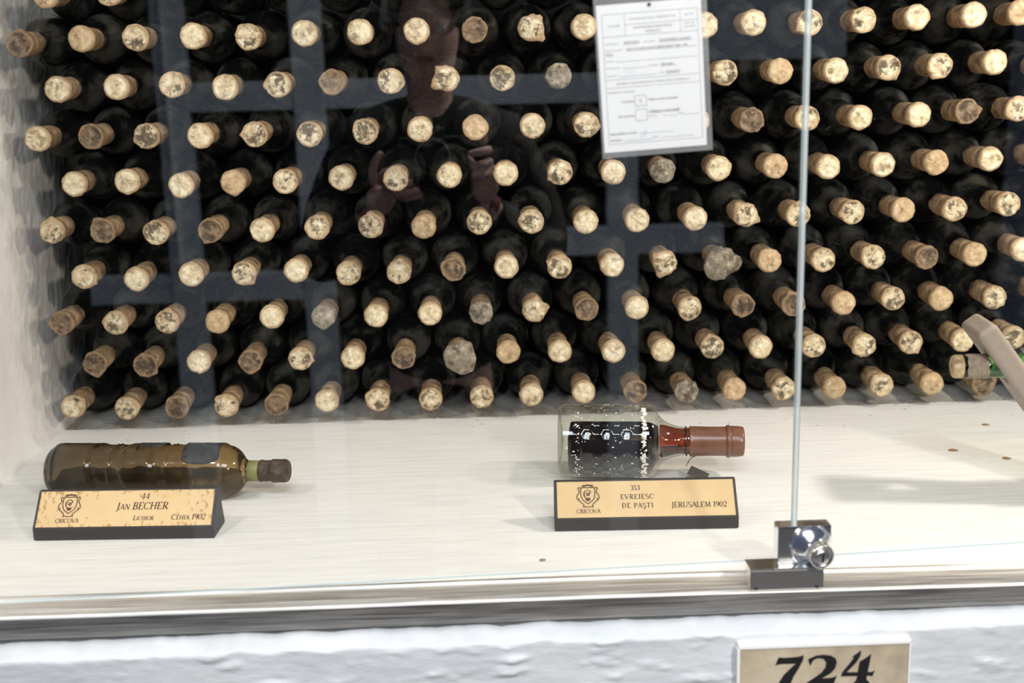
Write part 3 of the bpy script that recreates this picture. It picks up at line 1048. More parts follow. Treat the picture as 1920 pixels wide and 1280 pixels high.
pr = [(0.006, 0.0), (0.003, 0.012), (0.0005, 0.020), (0.0015, 0.026), (0.008, 0.0320), (0.018, RB), (0.03, RB)]
pr = smooth_prof(pr, 4)[:-1]
pr += [(0.03 + 0.195 * i / 90, RB) for i in range(91)]
pr += smooth_prof([(0.225, RB), (0.236, 0.0334), (0.246, 0.0300), (0.2535, 0.0235), (0.258, 0.0172), (0.2615, 0.0140), (0.266, 0.0130), (0.275, 0.0128), (0.288, 0.0127)], 4)[1:]
v, f = lathe(pr, 72, 'X', amber_disp)
fix_normals(mesh_obj('glass_body', v, f, M_amber, lb))
v, f = lathe([(0.2625, 0.0), (0.2625, 0.0122), (0.2635, 0.0136), (0.277, 0.0134), (0.2785, 0.0120), (0.2785, 0.0)], 32, 'X')
fix_normals(mesh_obj('neck_band', v, f, plain('olive_neck_paper', (0.21, 0.21, 0.075), 0.5), lb))
M_darkwax = mat_wax('dark_brown_wax', (0.035, 0.025, 0.018), (0.075, 0.052, 0.036), (0.13, 0.10, 0.07), (0.02, 0.015, 0.01), 0.7, 80)
pr = smooth_prof([(0.277, 0.0), (0.277, 0.0132), (0.285, 0.0136), (0.292, 0.0134), (0.2935, 0.0148), (0.297, 0.0153), (0.305, 0.0150), (0.312, 0.0146), (0.316, 0.011), (0.3165, 0.0)], 4)
v, f = lathe(pr, 40, 'X', lambda t, a, r: 0.0007 * fbm(t * 150, math.cos(a) * 3, math.sin(a) * 3) * (1 if r > .005 else 0))
fix_normals(mesh_obj('wax_cap', v, f, M_darkwax, lb))


def label_patch(name, t0, t1, a0, a1, r, mat, parent, seed):
    nu, nv = 30, 16
    vs_, fs = [], []
    for j in range(nv + 1):
        for i in range(nu + 1):
            u, w = i / nu, j / nv
            # rounded ends
            cw = 1 - 0.25 * (abs(2 * u - 1) ** 3)
            t = t0 + (t1 - t0) * u + 0.0012 * fbm(w * 4, seed, u * 2)
            a = (a0 + a1) / 2 + (a1 - a0) / 2 * (2 * w - 1) * cw
            rr = r + 0.0004 * fbm(u * 9, w * 9, seed)
            vs_.append((t, rr * math.cos(a), rr * math.sin(a)))
    for j in range(nv):
        for i in range(nu):
            k = j * (nu + 1) + i
            fs.append((k, k + 1, k + nu + 2, k + nu + 1))
    o = mesh_obj(name, vs_, fs, mat, parent)
    md = o.modifiers.new('thickness', 'SOLIDIFY')
    md.thickness = 0.0005
    md.offset = 1
    return o


M_oldlabel = mat_wax('blackened_label', (0.016, 0.017, 0.018), (0.035, 0.036, 0.036), (0.075, 0.075, 0.070), (0.012, 0.012, 0.012), 0.8, 60)
label_patch('label', 0.184, 0.232, math.radians(62), math.radians(148), RB + 0.0024, M_oldlabel, lb, 3.0)
label_patch('label', 0.122, 0.157, math.radians(55), math.radians(104), RB + 0.0024, M_oldlabel, lb, 5.0)
# dark residue of the liqueur lying in the bottle
bm = bmesh.new()
v, f = lathe([(0.010, 0.0), (0.010, 0.024), (0.018, 0.0295), (0.03, 0.0305), (0.212, 0.0305), (0.226, 0.029), (0.238, 0.024), (0.238, 0.0)], 48, 'X', close=False)
vv = [bm.verts.new(p) for p in v]
for q in f:
    bm.faces.new([vv[i] for i in q])
bmesh.ops.remove_doubles(bm, verts=bm.verts[:], dist=1e-6)
bmesh.ops.bisect_plane(bm, geom=bm.verts[:] + bm.edges[:] + bm.faces[:], plane_co=(0, 0, -0.008), plane_no=(0.0, 0.0, 1), clear_outer=True)
bmesh.ops.holes_fill(bm, edges=[e for e in bm.edges if e.is_boundary], sides=0)
bmesh.ops.recalc_face_normals(bm, faces=bm.faces)
me = bpy.data.meshes.new('liqueur')
bm.to_mesh(me)
bm.free()
me.materials.append(plain('black_brown_liqueur', (0.012, 0.008, 0.005), 0.15))
lo_ = bpy.data.objects.new('liqueur', me)
COL.objects.link(lo_)
lo_.parent = lb

# ------------------------------------------------------------------ clear display bottle with dark wine
M_clear = pane_mat('old_clear_glass', (0.86, 0.87, 0.83), 0.05, 0.03, 3.0, 0.75)
jb = empty('squat_wine_bottle', (0.1045, 1.603, 0.0492), -0.125)
tag(jb, 'lying squat clear glass bottle of dark wine with brown capsule on the shelf', 'bottle')
RJ = 0.0480


def hexridge(t, a, r):
    if r < RJ * 0.97 or t < 0.020 or t > 0.108:
        return 0
    S = 0.0085
    x = t / S
    y = a * 20 / (2 * math.pi) * 1.0
    # distance to the border of a hexagonal cell
    best = []
    for qx in range(int(x / 1.5) - 1, int(x / 1.5) + 3):
        for qy in range(int(y / 1.0) - 1, int(y / 1.0) + 3):
            cx, cy = qx * 1.5, qy + (0.5 if qx % 2 else 0)
            dx, dy = x - cx, (y - cy) * 1.732
            best.append(math.hypot(dx, dy))
    best.sort()
    e = best[1] - best[0]
    return -0.0011 * min(1, e / 0.7) + 0.0003


pj_ = smooth_prof([(0.006, 0.0), (0.004, 0.022), (0.0, 0.040), (0.0005, 0.0455), (0.005, RJ), (0.012, RJ)], 4)[:-1]
pj_ += [(0.012 + 0.1 * i / 80, RJ) for i in range(81)]
pj_ += smooth_prof([(0.112, RJ), (0.120, 0.0470), (0.1255, 0.0435), (0.1285, 0.0370), (0.135, 0.0290), (0.143, 0.0240), (0.153, 0.0203), (0.163, 0.0185), (0.172, 0.0178), (0.186, 0.0177)], 5)[1:]
v, f = lathe(pj_, 120, 'X', hexridge, close=False)
fix_normals(mesh_obj('glass_body', v, f, M_clear, jb))

# the wine lies in the lower part of the bottle: a solid cut level
M_wine = plain('dark_wine', (0.010, 0.007, 0.009), 0.08, 0.0, 0.6)
M_wine_red = refractive('red_brown_wine', (0.42, 0.075, 0.03), 0.05, 1.34)
bm = bmesh.new()
wp = [(0.0125, 0.0), (0.013, 0.040), (0.017, 0.0440), (0.106, 0.0442), (0.116, 0.0425), (0.121, 0.0385), (0.125, 0.033), (0.130, 0.0255), (0.130, 0.0)]
v, f = lathe(wp, 64, 'X', close=False)
vv = [bm.verts.new(p) for p in v]
for q in f:
    try:
        bm.faces.new([vv[i] for i in q])
    except ValueError:
        pass
bmesh.ops.remove_doubles(bm, verts=bm.verts[:], dist=1e-6)
r_ = bmesh.ops.bisect_plane(bm, geom=bm.verts[:] + bm.edges[:] + bm.faces[:], plane_co=(0, 0, 0.014), plane_no=(0, 0, 1), clear_outer=True)
bmesh.ops.holes_fill(bm, edges=[e for e in bm.edges if e.is_boundary], sides=0)
bmesh.ops.recalc_face_normals(bm, faces=bm.faces)
me = bpy.data.meshes.new('wine')
bm.to_mesh(me)
bm.free()
me.materials.append(M_wine)
wo = bpy.data.objects.new('wine', me)
COL.objects.link(wo)
wo.parent = jb
v, f = lathe(smooth_prof([(0.1315, 0.0), (0.1315, 0.0200), (0.140, 0.0205), (0.150, 0.0180), (0.160, 0.0165), (0.178, 0.0160), (0.178, 0.0)], 3), 40, 'X')
wn = fix_normals(mesh_obj('neck_wine', v, f, M_wine_red, jb))
wn['label'] = 'red wine in the neck'


def mat_capsule():
    m, nt, p = new_mat('brown_capsule')
    v = coords(nt)
    n = noise_tex(nt, v, 50, 4)
    L(nt, ramp(nt, n, [(0.3, (0.135, 0.058, 0.036)), (0.7, (0.20, 0.088, 0.055))]), p.inputs['Base Color'])
    p.inputs['Roughness'].default_value = 0.30
    return m


pc = smooth_prof([(0.170, 0.0176), (0.1705, 0.0192), (0.176, 0.0196), (0.195, 0.0192), (0.213, 0.0192), (0.2175, 0.0196), (0.2185, 0.0212), (0.222, 0.0214), (0.2235, 0.0200), (0.2255, 0.0203), (0.237, 0.0196), (0.2405, 0.0175), (0.2415, 0.010), (0.2415, 0.0)], 4)
v, f = lathe(pc, 48, 'X', lambda t, a, r: (0.0016 * fbm(math.cos(a) * 2, math.sin(a) * 2, 2) if t < 0.1722 else 0.0002 * fbm(t * 120, math.cos(a) * 3, math.sin(a) * 3)) * (1 if r > .004 else 0))
fix_normals(mesh_obj('capsule', v, f, mat_capsule(), jb))
# cord round the neck
v, f = tube([(0.166 + 0.001 * math.sin(a * 3), 0.0190 * math.cos(a), 0.0190 * math.sin(a)) for a in [k * math.pi / 12 for k in range(25)]], 0.0008)
mesh_obj('neck_cord', v, f, M_black, jb)

# white lime crust on the shoulder and flakes elsewhere
bm = bmesh.new()
rc = random.Random(5)
for i in range(330):
    if i < 190:
        t = 0.111 + rc.gauss(0, 0.0016)
        a = rc.uniform(1.75, 4.3)
    elif i < 250:
        t = 0.024 + rc.gauss(0, 0.0025)
        a = rc.uniform(1.8, 4.3)
    else:
        t = rc.uniform(0.02, 0.108)
        a = rc.uniform(1.7, 4.3)
    s = rc.uniform(0.0006, 0.0021) * (1.0 if i < 190 else 0.6)
    r = RJ + 0.0001
    M = Matrix.Translation((t, r * math.cos(a), r * math.sin(a))) @ Matrix.Rotation(a, 4, 'X') @ Matrix.Diagonal((s * rc.uniform(.7, 1.6), s * .35, s * rc.uniform(.6, 1.3), 1)) @ Matrix.Rotation(math.pi / 2, 4, 'Z')
    bmesh.ops.create_icosphere(bm, subdivisions=1, radius=1.0, matrix=M)
me = bpy.data.meshes.new('lime_crust')
bm.to_mesh(me)
bm.free()
me.materials.append(plain('white_lime', (0.78, 0.74, 0.68), 0.9))
o = bpy.data.objects.new('lime_crust', me)
COL.objects.link(o)
o.parent = jb
o['kind'] = 'stuff'

# small dark tag on a wire
tg = empty('wired_tag', (0.2790, 1.5720, 0.0))
tag(tg, 'small dark metal tag on a thin wire below the brown capsule', 'tag')
v, f = box_data(-0.013, 0.013, -0.0065, 0.0065, 0, 0.0007)
tp = mesh_obj('tag_plate', v, f, plain('dark_tag_metal', (0.09, 0.075, 0.06), 0.45, 0.6), tg, smooth=False)
tp.location = (0.004, -0.004, 0.0085)
tp.rotation_euler = (0.75, 0.32, -0.5)
v, f = tube([(-0.0105, 0.004, 0.0165), (-0.008, 0.004, 0.022), (-0.0045, 0.003, 0.0285), (0.0, 0.003, 0.031), (-0.003, 0.003, 0.0335), (-0.002, 0.004, 0.036)], 0.0005)
mesh_obj('wire', v, f, M_black, tg)
v, f = tube([(-0.0045, 0.003, 0.0285), (0.004, 0.002, 0.032), (0.010, 0.001, 0.0345)], 0.0005)
mesh_obj('wire', v, f, M_black, tg)

# ------------------------------------------------------------------ chrome lock
lk = empty('door_lock', (0.333, 1.235, 0.0))
tag(lk, 'chrome cylinder lock clamped on the lower corner of the glass door', 'lock')
box('lock_body', (-0.0275, 0.0285, -0.0075, 0.0115, 0.0262, 0.0672), M_chrome, lk, 0.0016, 3)
# flared barrel, leaning out towards the viewer
v, f = lathe(smooth_prof([(0.0, 0.0235), (0.004, 0.0205), (0.009, 0.0155), (0.013, 0.0125), (0.016, 0.0118)], 4), 40, 'Z')
ba = fix_normals(mesh_obj('barrel', v, f, M_chrome, lk))
ba.location = (0.0085, -0.0072, 0.0455)
ba.rotation_euler = (math.radians(96), 0, math.radians(10))
v, f = lathe([(0.0, 0.0), (0.0, 0.0122), (0.0008, 0.0130), (0.0100, 0.0130), (0.0110, 0.0118), (0.0100, 0.0100), (0.0094, 0.0092), (0.0090, 0.0)], 40, 'Z')
cy = fix_normals(mesh_obj('cylinder_rim', v, f, M_steel, lk))
cy.location = (0.0110, -0.0222, 0.0438)
cy.rotation_euler = ba.rotation_euler
v, f = lathe([(0.0, 0.0), (0.0, 0.0072), (0.0008, 0.0078), (0.0030, 0.0078), (0.0036, 0.0070), (0.0036, 0.0)], 32, 'Z')
cp = fix_normals(mesh_obj('key_plug', v, f, M_steel, cy))
cp.location = (0, 0, 0.0082)
kw = box('keyhole', (-0.0011, 0.0011, -0.0048, 0.0048, 0.0, 0.0003), M_black, cy)
kw.location = (0, 0, 0.0119)
box('strike_block', (-0.0585, 0.0185, -0.0200, 0.0070, 0.0024, 0.0252), M_steel, lk, 0.0014, 2)
box('strike_plate', (-0.0590, 0.0190, -0.0205, 0.0075, 0.0250, 0.0268), M_chrome, lk, 0.0006, 2)
for x in (-0.052, 0.0115):
    v, f = lathe([(0.0, 0.0), (0.0, 0.0022), (0.001, 0.0018), (0.001, 0.0)], 16, 'Z')
    s = fix_normals(mesh_obj('screw', v, f, M_black, lk))
    s.location = (x, -0.0199, 0.0055)
    s.rotation_euler = (math.pi / 2, 0, 0)

# ------------------------------------------------------------------ numbered tile 724
def mat_marble():
    m, nt, p = new_mat('beige_marbled_tile')
    v = coords(nt)
    n = noise_tex(nt, v, 16, 6, 0.6)
    n2 = noise_tex(nt, v, 34, 4, 0.6)
    c = ramp(nt, n, [(0.32, (0.36, 0.30, 0.22)), (0.48, (0.50, 0.42, 0.31)), (0.62, (0.60, 0.53, 0.41)), (0.75, (0.66, 0.61, 0.51))])
    c = mix(nt, ramp(nt, n2, [(0.5, (0, 0, 0)), (0.75, (0.6, 0.6, 0.6))]), c, (0.40, 0.31, 0.20))
    L(nt, c, p.inputs['Base Color'])
    p.inputs['Roughness'].default_value = 0.3
    return m


nt_root = empty('number_tile', (0.2585, 1.1870, -0.1420), 0.0)
tag(nt_root, 'beige marbled tile with black number 724 on the white plaster front', 'number tile')
TW, TH = 0.1745, 0.0955
box('tile', (0, TW, -0.004, 0.006, 0, TH), mat_marble(), nt_root, 0.0006, 1)
gv = plain('white_grout', (0.84, 0.84, 0.83), 0.6)
mesh_ = []
box('border', (-0.0018, TW + 0.0015, -0.0055, 0.006, TH, TH + 0.0052), gv, nt_root, 0.0012, 2)
box('border', (-0.0028, 0.0, -0.0050, 0.006, -0.003, TH), gv, nt_root, 0.0008, 2)
box('border', (TW, TW + 0.0018, -0.0050, 0.006, -0.003, TH), gv, nt_root, 0.0006, 2)
D7 = [(478, 532), (510, 447), (560, 453), (690, 442), (745, 425), (737, 480), (700, 560), (655, 640), (630, 710), (615, 800), (560, 815), (495, 800), (520, 700), (562, 625), (640, 540), (672, 512), (545, 515), (500, 522)]
D2 = [(806, 536), (785, 465), (860, 430), (930, 421), (1000, 431), (1045, 462), (1056, 505), (1040, 562), (1000, 612), (920, 662), (1000, 657), (1040, 646), (1062, 630), (1034, 715), (1012, 765), (930, 772), (760, 768), (775, 707), (850, 655), (918, 600), (950, 552), (956, 500), (930, 464), (880, 456), (840, 472), (822, 502)]
D4a = [(1190, 447), (1245, 407), (1280, 376), (1275, 430), (1240, 500), (1152, 600), (1255, 600), (1270, 492), (1330, 452), (1375, 415), (1365, 500), (1350, 600), (1390, 597), (1418, 580), (1396, 642), (1345, 634), (1340, 672), (1368, 702), (1376, 722), (1205, 722), (1238, 692), (1254, 640), (1098, 642), (1110, 600), (1180, 505), (1216, 447)]
fl = Flat()
for D in (D7, D2, D4a):
    fl.poly([((x - 150) / 1580 * TW, TH - ((y - 370) + (x - 150) * 0.037) / 1580 * TW * 1.0) for x, y in D])
fl.build('lettering', lambda u, w: (u, -0.0045, w), plain('black_numeral_paint', (0.012, 0.012, 0.014), 0.35), nt_root)

# ------------------------------------------------------------------ laminated sheet
ds = empty('laminated_form', (0.1287, 1.2345, 0.4560))
ds.rotation_euler = (0, -math.radians(3.1), 0)
tag(ds, 'white printed form in clear laminate hanging on the glass door panel', 'document')
DW, DH = 0.0995, 0.1382
M_paper = plain('white_paper', (0.61, 0.615, 0.625), 0.7)
M_print = plain('grey_black_print', (0.10, 0.10, 0.12), 0.7)
M_pen = plain('pale_blue_pen', (0.50, 0.56, 0.66), 0.7)
M_lam = pane_mat('clear_laminate', (0.985, 0.985, 0.985), 0.05, 0.22, 4.0, 0.8, 0.085)
box('sheet', (0, DW, 0.0, 0.0004, 0, DH), M_paper, ds)
# laminate pouch, slightly wavy
NU, NV = 24, 36
for yy, sg in ((-0.0009, -1), (0.0011, 1)):
    v = []
    for j in range(NV + 1):
        for i in range(NU + 1):
            u, w = i / NU, j / NV
            x, z = -0.0022 + (DW + 0.0078) * u, -0.0052 + (DH + 0.020) * w
            k = min(u, 1 - u, w, 1 - w)
            wave = 0.0010 * math.sin(u * 9 + w * 2.2 + 0.5) + 0.0006 * math.sin(w * 7 + u * 3)
            v.append((x, yy + sg * abs(wave) * min(1, k * 8) * 0.6 + (0.00 if k > 0 else -sg * 0.0006), z))
    f = [(j * (NU + 1) + i, j * (NU + 1) + i + 1, (j + 1) * (NU + 1) + i + 1, (j + 1) * (NU + 1) + i) for j in range(NV) for i in range(NU)]
    mesh_obj('laminate', v, f, M_lam, ds)
fl, pen = Flat(), Flat()


def U(u, v):
    return u * DW, (1 - v) * DH


def ln(u0, v0, u1, v1, w=0.00035, tgt=None):
    (tgt or fl).line(*U(u0, v0), *U(u1, v1), w)


def se(txt, u, v, h, al='L', tr=0.02, b=1.0):
    serif_text(fl, txt, *U(u, v), h, al, track=tr, bold=b)


def sa(txt, u, v, h, bold=False, al='LEFT', sx=1.0):
    font_text(fl, txt, *U(u, v), h, al, bold, sx)


u0, u1, v0, v1 = .05, .962, .065, .945
for a in ((u0, v0, u1, v0), (u0, v1, u1, v1), (u0, v0, u0, v1), (u1, v0, u1, v1), (u0, .215, u1, .215), (u0, .505, u1, .505), (u0, .56, u1, .56),
          (.265, v0, .265, .215), (.795, v0, .795, .215), (.265, .14, u1, .14)):
    ln(*a)
se('F 8.5.5/IPF', .158, .152, .0021, 'C')
sa('Combinatul de Vinuri "CRICOVA" S.A.', .53, .112, .0022, al='CENTER', sx=.93)
se('IDENTIFICAREA PRODUSELOR', .53, .172, .0021, 'C')
se('NEFINISATE', .53, .202, .0021, 'C')
sa('Red. 05', .88, .108, .0019, al='CENTER')
sa('Data red.', .88, .165, .0019, al='CENTER')
sa('15.06.2016', .88, .19, .0019, al='CENTER')
sa('Sec\u021bia/Depozit', .065, .268, .0016)
sa('VINOTECA', .245, .268, .0022, True)
ln(.235, .273, .385, .273)
sa('Responsabil', .435, .268, .0016)
sa('TEODORESCU GALINA', .585, .268, .0022, True, sx=.95)
ln(.58, .273, .91, .273)
sa('Denumire produs', .065, .312, .0016)
sa('CAZA 724 CRICOVA-52 HERES DESRT 1988 / 1993,', .262, .312, .0021, True, sx=.93)
ln(.262, .317, .945, .317)
sa('0.75 L', .065, .338, .0021, True)
ln(.065, .343, .14, .343)
sa('Furnizor', .065, .383, .0016)
ln(.155, .386, .945, .386)
sa('Document Nr.', .065, .430, .0016)
ln(.22, .433, .455, .433)
sa('Cantitatea', .465, .430, .0017)
sa('500 sticle', .59, .430, .0022, True)
ln(.585, .434, .74, .434)
sa('Semn\u0103tura', .065, .483, .0016)
ln(.18, .487, .545, .487)
sa('Data', .57, .483, .0017)
sa('05.06.2017', .635, .483, .0022, True)
ln(.63, .488, .77, .488)
se('DEFINIREA STADIULUI PRODUSULUI \u00ceN REZULTATUL CONTROLULUI', .505, .541, .0018, 'C', 0.0)
sa('Rezultatul controlului:', .065, .597, .0021)
for (a, b, c, d) in ((.322, .624, .432, .694), (.322, .718, .432, .795)):
    ln(a, b, c, b, .0004); ln(a, d, c, d, .0004); ln(a, b, a, d, .0004); ln(c, b, c, d, .0004)
se('CONFORM', .312, .668, .0021, 'R', 0.0)
se('X', .377, .672, .0034, 'C')
sa('Utilizare conform destina\u021biei', .448, .662, .0020, True, sx=.9)
se('NECONFORM', .312, .768, .0021, 'R', 0.0)
sa('Utilizare interzis\u0103!', .45, .748, .0029, True)
sa('PMC 8.7.1', .445, .775, .0016)
sa('Nr.', .59, .775, .0016)
ln(.63, .777, .725, .777)
sa('Data', .735, .772, .0019)
ln(.785, .777, .945, .777)
sa('Responsabil de control', .065, .882, .0022, True, sx=.9)
ln(.345, .884, .68, .884)
sa('Semn\u0103tura', .065, .925, .0020, True, sx=.9)
ln(.20, .928, .475, .928)
sa('Data', .475, .921, .0020)
ln(.555, .924, .88, .924)
fl.build('print', lambda u, w: (u, -0.00012, w), M_print, ds)
for pts in ([(.22, .465), (.24, .455), (.25, .47), (.27, .452), (.275, .475), (.30, .445), (.30, .478), (.325, .44), (.32, .48), (.34, .445)],
            [(.22, .482), (.24, .515), (.23, .53)], [(.36, .925), (.28, .945), (.25, .935), (.29, .90), (.36, .872), (.43, .862), (.37, .90), (.345, .945)],
            [(.345, .95), (.37, .93), (.405, .868), (.385, .97)], [(.33, .915), (.46, .88)]):
    pen.path([U(*p) for p in pts], .0004)
pen.build('signature', lambda u, w: (u, -0.00014, w), M_pen, ds)
v, f = lathe([(0.0, 0.0), (0.0, 0.0016), (0.0004, 0.0017), (0.0006, 0.0012), (0.0006, 0.0)], 16, 'Y')
ey = fix_normals(mesh_obj('eyelet', v, f, M_black, ds))
ey.location = (U(.505, .018)[0], -0.0017, U(.505, .018)[1])

# ------------------------------------------------------------------ slanted bottle holder with a green bottle
M_hold = mat_paint('beige_sandblasted_board', (0.33, 0.265, 0.21), False, 0.3, (6, 6, 6))
HX, HY = 0.0, 0.0
ho = empty('bottle_holder', (0.7665, 1.46, 0.0))
tag(ho, 'slanted beige board holder with a hole gripping the green bottle neck', 'bottle holder')
# board outline in its own plane (a along the board from the foot, b across), with a hole for the neck
LEN, WID, TH_ = 0.277, 0.070, 0.026
hole_a, hole_r = 0.214, 0.0180


def board():
    n = 48
    outer, inner = [], []
    cx, cy = hole_a, 0.0
    for k in range(n):
        th = 2 * math.pi * k / n
        dx, dy = math.cos(th), math.sin(th)
        # distance to rounded rectangle border
        t = 1e9
        if dx > 1e-9: t = min(t, (LEN - cx) / dx)
        if dx < -1e-9: t = min(t, (0 - cx) / dx)
        if dy > 1e-9: t = min(t, (WID / 2) / dy)
        if dy < -1e-9: t = min(t, (-WID / 2) / dy)
        outer.append((cx + dx * t, cy + dy * t))
        inner.append((cx + dx * hole_r, cy + dy * hole_r))
    # true corners
    for (ca, cb) in ((0, -WID / 2), (0, WID / 2), (LEN, -WID / 2), (LEN, WID / 2)):
        k = min(range(n), key=lambda i: (outer[i][0] - ca) ** 2 + (outer[i][1] - cb) ** 2)
        outer[k] = (ca, cb)
    v = []
    for z in (-TH_ / 2, TH_ / 2):
        v += [(a, b, z) for a, b in outer] + [(a, b, z) for a, b in inner]
    f = []
    for k in range(n):
        k2 = (k + 1) % n
        f.append((k, k2, n + k2, n + k))
        f.append((2 * n + k, 3 * n + k, 3 * n + k2, 2 * n + k2))
        f.append((k, 2 * n + k, 2 * n + k2, k2))
        f.append((n + k, n + k2, 3 * n + k2, 3 * n + k))
    return v, f


v, f = board()
bo = fix_normals(mesh_obj('board', v, f, M_hold, ho, smooth=False))
md = bo.modifiers.new('edge', 'BEVEL')
md.width = 0.006
md.segments = 4
md.limit_method = 'ANGLE'
# lean: the board rises towards -x from its foot
lean = math.radians(53)
ax_a = Vector((-math.cos(lean), 0, math.sin(lean)))
ax_b = Vector((0, 1, 0))
ax_n = ax_a.cross(ax_b)
yaw = Matrix.Rotation(math.radians(-4), 4, 'Z')
bo.matrix_local = yaw @ Matrix((( ax_a.x, ax_b.x, ax_n.x, 0), (ax_a.y, ax_b.y, ax_n.y, 0), (ax_a.z, ax_b.z, ax_n.z, 0.0), (0, 0, 0, 1)))

M_green = refractive('green_glass', (0.16, 0.52, 0.12), 0.03, 1.45)
gb = empty('green_bottle', (0.5690, 1.464, 0.1705), 0.0)
tag(gb, 'green wine bottle with crumbling tan seal held in the slanted board', 'bottle')
pg = smooth_prof([(0.012, 0.0), (0.012, 0.0128), (0.020, 0.0138), (0.060, 0.0142), (0.085, 0.0150), (0.105, 0.0185), (0.125, 0.0270), (0.145, 0.0345), (0.160, 0.0370), (0.18, 0.0375)], 4)[:-1] + [(0.18, 0.0375), (0.30, 0.0375), (0.307, 0.035), (0.309, 0.0)]
v, f = lathe(pg, 48, 'X')
fix_normals(mesh_obj('glass_body', v, f, M_green, gb))


def ragged(t, a, r):
    return 0.0005 * fbm(t * 130, math.cos(a) * 3, math.sin(a) * 3) if r > .004 else 0


NSG = 32
v, f = [], []
for i, t in enumerate([0.0165, 0.018, 0.026, 0.034, 0.041, 0.0425]):
    for s in range(NSG):
        a = 2 * math.pi * s / NSG
        c, d = math.cos(a), math.sin(a)
        tt = t + (0.0035 * fbm(c * 2.5, d * 2.5, 3) if i >= 4 else 0.002 * fbm(c * 2.5, d * 2.5, 9) if i < 2 else 0)
        r = 0.0150 if 0 < i < 5 else 0.0141
        v.append((tt, (r + 0.0003 * fbm(t * 90, c * 3, d * 3)) * c, (r + 0.0003 * fbm(t * 90, c * 3, d * 3)) * d))
for i in range(5):
    for s in range(NSG):
        s2 = (s + 1) % NSG
        f.append((i * NSG + s, i * NSG + s2, (i + 1) * NSG + s2, (i + 1) * NSG + s))
M_crumb = mat_wax('dusty_brown_seal', (0.22, 0.165, 0.12), (0.31, 0.24, 0.18), (0.40, 0.32, 0.25), (0.16, 0.12, 0.09), 0.75, 70)
fix_normals(mesh_obj('wax_sleeve', v, f, M_crumb, gb))
v, f = lathe(smooth_prof([(0.0, 0.0), (0.0005, 0.0085), (0.002, 0.0128), (0.006, 0.0144), (0.0105, 0.0142), (0.013, 0.0132), (0.013, 0.0)], 4), 32, 'X', ragged)
ws = fix_normals(mesh_obj('wax_seal', v, f, SEAL['t'], gb))
gb.rotation_euler = (0, 0, math.radians(-4))

# ------------------------------------------------------------------ dried brown drips on the shelf board
M_drip = plain('dried_brown_drip', (0.36, 0.22, 0.11), 0.7)
for k, (x, y, r) in enumerate(((0.7428, 1.7660, 0.0062), (0.6527, 1.6550, 0.0070), (0.7103, 1.6140, 0.0065), (0.0653, 1.3226, 0.0038))):
    v, f = lathe([(0.0, 0.0), (0.0, r), (0.0003, r * 0.9), (0.0005, 0.0)], 16, 'Z')
    v = [(a * (1 + .35 * fbm(a * 300 + k, b * 300, k)), b * .8 * (1 + .35 * fbm(a * 300, b * 300 + k, 5)), c) for a, b, c in v]
    d_ = fix_normals(mesh_obj('drip', v, f, M_drip, bpy.data.objects['floor']))
    d_.location = (x, y, 0.0)
# ------------------------------------------------------------------ crumbs on the shelf
bm = bmesh.new()
rc = random.Random(11)
for i in range(150):
    x = rc.uniform(-0.62, 0.9)
    y = 1.885 + abs(rc.gauss(0, 0.014)) if rc.random() < .8 else rc.uniform(1.78, 1.885)
    s = rc.uniform(0.0006, 0.0019)
    bmesh.ops.create_icosphere(bm, subdivisions=1, radius=s, matrix=Matrix.Translation((x, y, s * .4)) @ Matrix.Diagonal((1, rc.uniform(.6, 1.4), .6, 1)))
me = bpy.data.meshes.new('mortar_crumbs')
bm.to_mesh(me)
bm.free()
me.materials.append(M_mortar)
o = bpy.data.objects.new('mortar_crumbs', me)
COL.objects.link(o)
o['kind'] = 'stuff'
tag(o, 'loose mortar crumbs strewn along the back edge of the white shelf', 'crumbs')

# ------------------------------------------------------------------ corridor side: steel rack and the photographer (seen mirrored in the glass)
M_rack = plain('pale_blue_grey_paint', (0.74, 0.83, 0.93), 0.5)
rk = empty('steel_rack', (-0.2, -1.3, -0.95))
tag(rk, 'pale blue grey steel rack across the aisle, mirrored in the glass', 'rack')
for x in (-0.66, -0.267, 0.645):
    box('upright', (x - 0.046, x + 0.046, -0.03, 0.03, 0.0, 2.35), M_rack, rk, 0.004, 1)
for x0, x1, z in ((-0.64, 0.625, 1.382), (-0.95, -0.29, 0.822), (0.40, 0.95, 0.93)):
    box('rail', (x0, x1, -0.026, 0.024, z - 0.042, z + 0.042), M_rack, rk, 0.003, 1)
box('shelf_panel', (0.73, 1.30, -0.03, 0.02, 1.45, 2.2), M_rack, rk, 0.003, 1)


v, f = tube([(-0.668, 0.043, 0.9), (-0.668, 0.043, 2.34)], 0.009, 8)  # added white tube standing in for the bright edge of the upright
mesh_obj('edge_glint', v, f, plain('white_edge_glint', (0.9, 0.92, 0.95), 0.4), rk)


def skin_obj(name, joints, edges, mat, parent, levels=2):
    """one continuous surface grown round a skeleton: joints are (x, y, z, radius)"""
    me = bpy.data.meshes.new(name)
    me.from_pydata([j[:3] for j in joints], edges, [])
    o = bpy.data.objects.new(name, me)
    COL.objects.link(o)
    o.parent = parent
    sk = o.modifiers.new('skin', 'SKIN')
    sk.use_smooth_shade = True
    lay = me.skin_vertices[0] if len(me.skin_vertices) else None
    if lay is None:
        bm = bmesh.new()
        bm.from_mesh(me)
        bm.verts.layers.skin.verify()
        bm.to_mesh(me)
        bm.free()
        lay = me.skin_vertices[0]
    for i, j in enumerate(joints):
        r = j[3]
        lay.data[i].radius = (r if not isinstance(r, tuple) else r[0], r if not isinstance(r, tuple) else r[1])
        lay.data[i].use_root = (i == 0)
    sb = o.modifiers.new('smooth', 'SUBSURF')
    sb.levels = sb.render_levels = levels
    me.materials.append(mat)
    return o


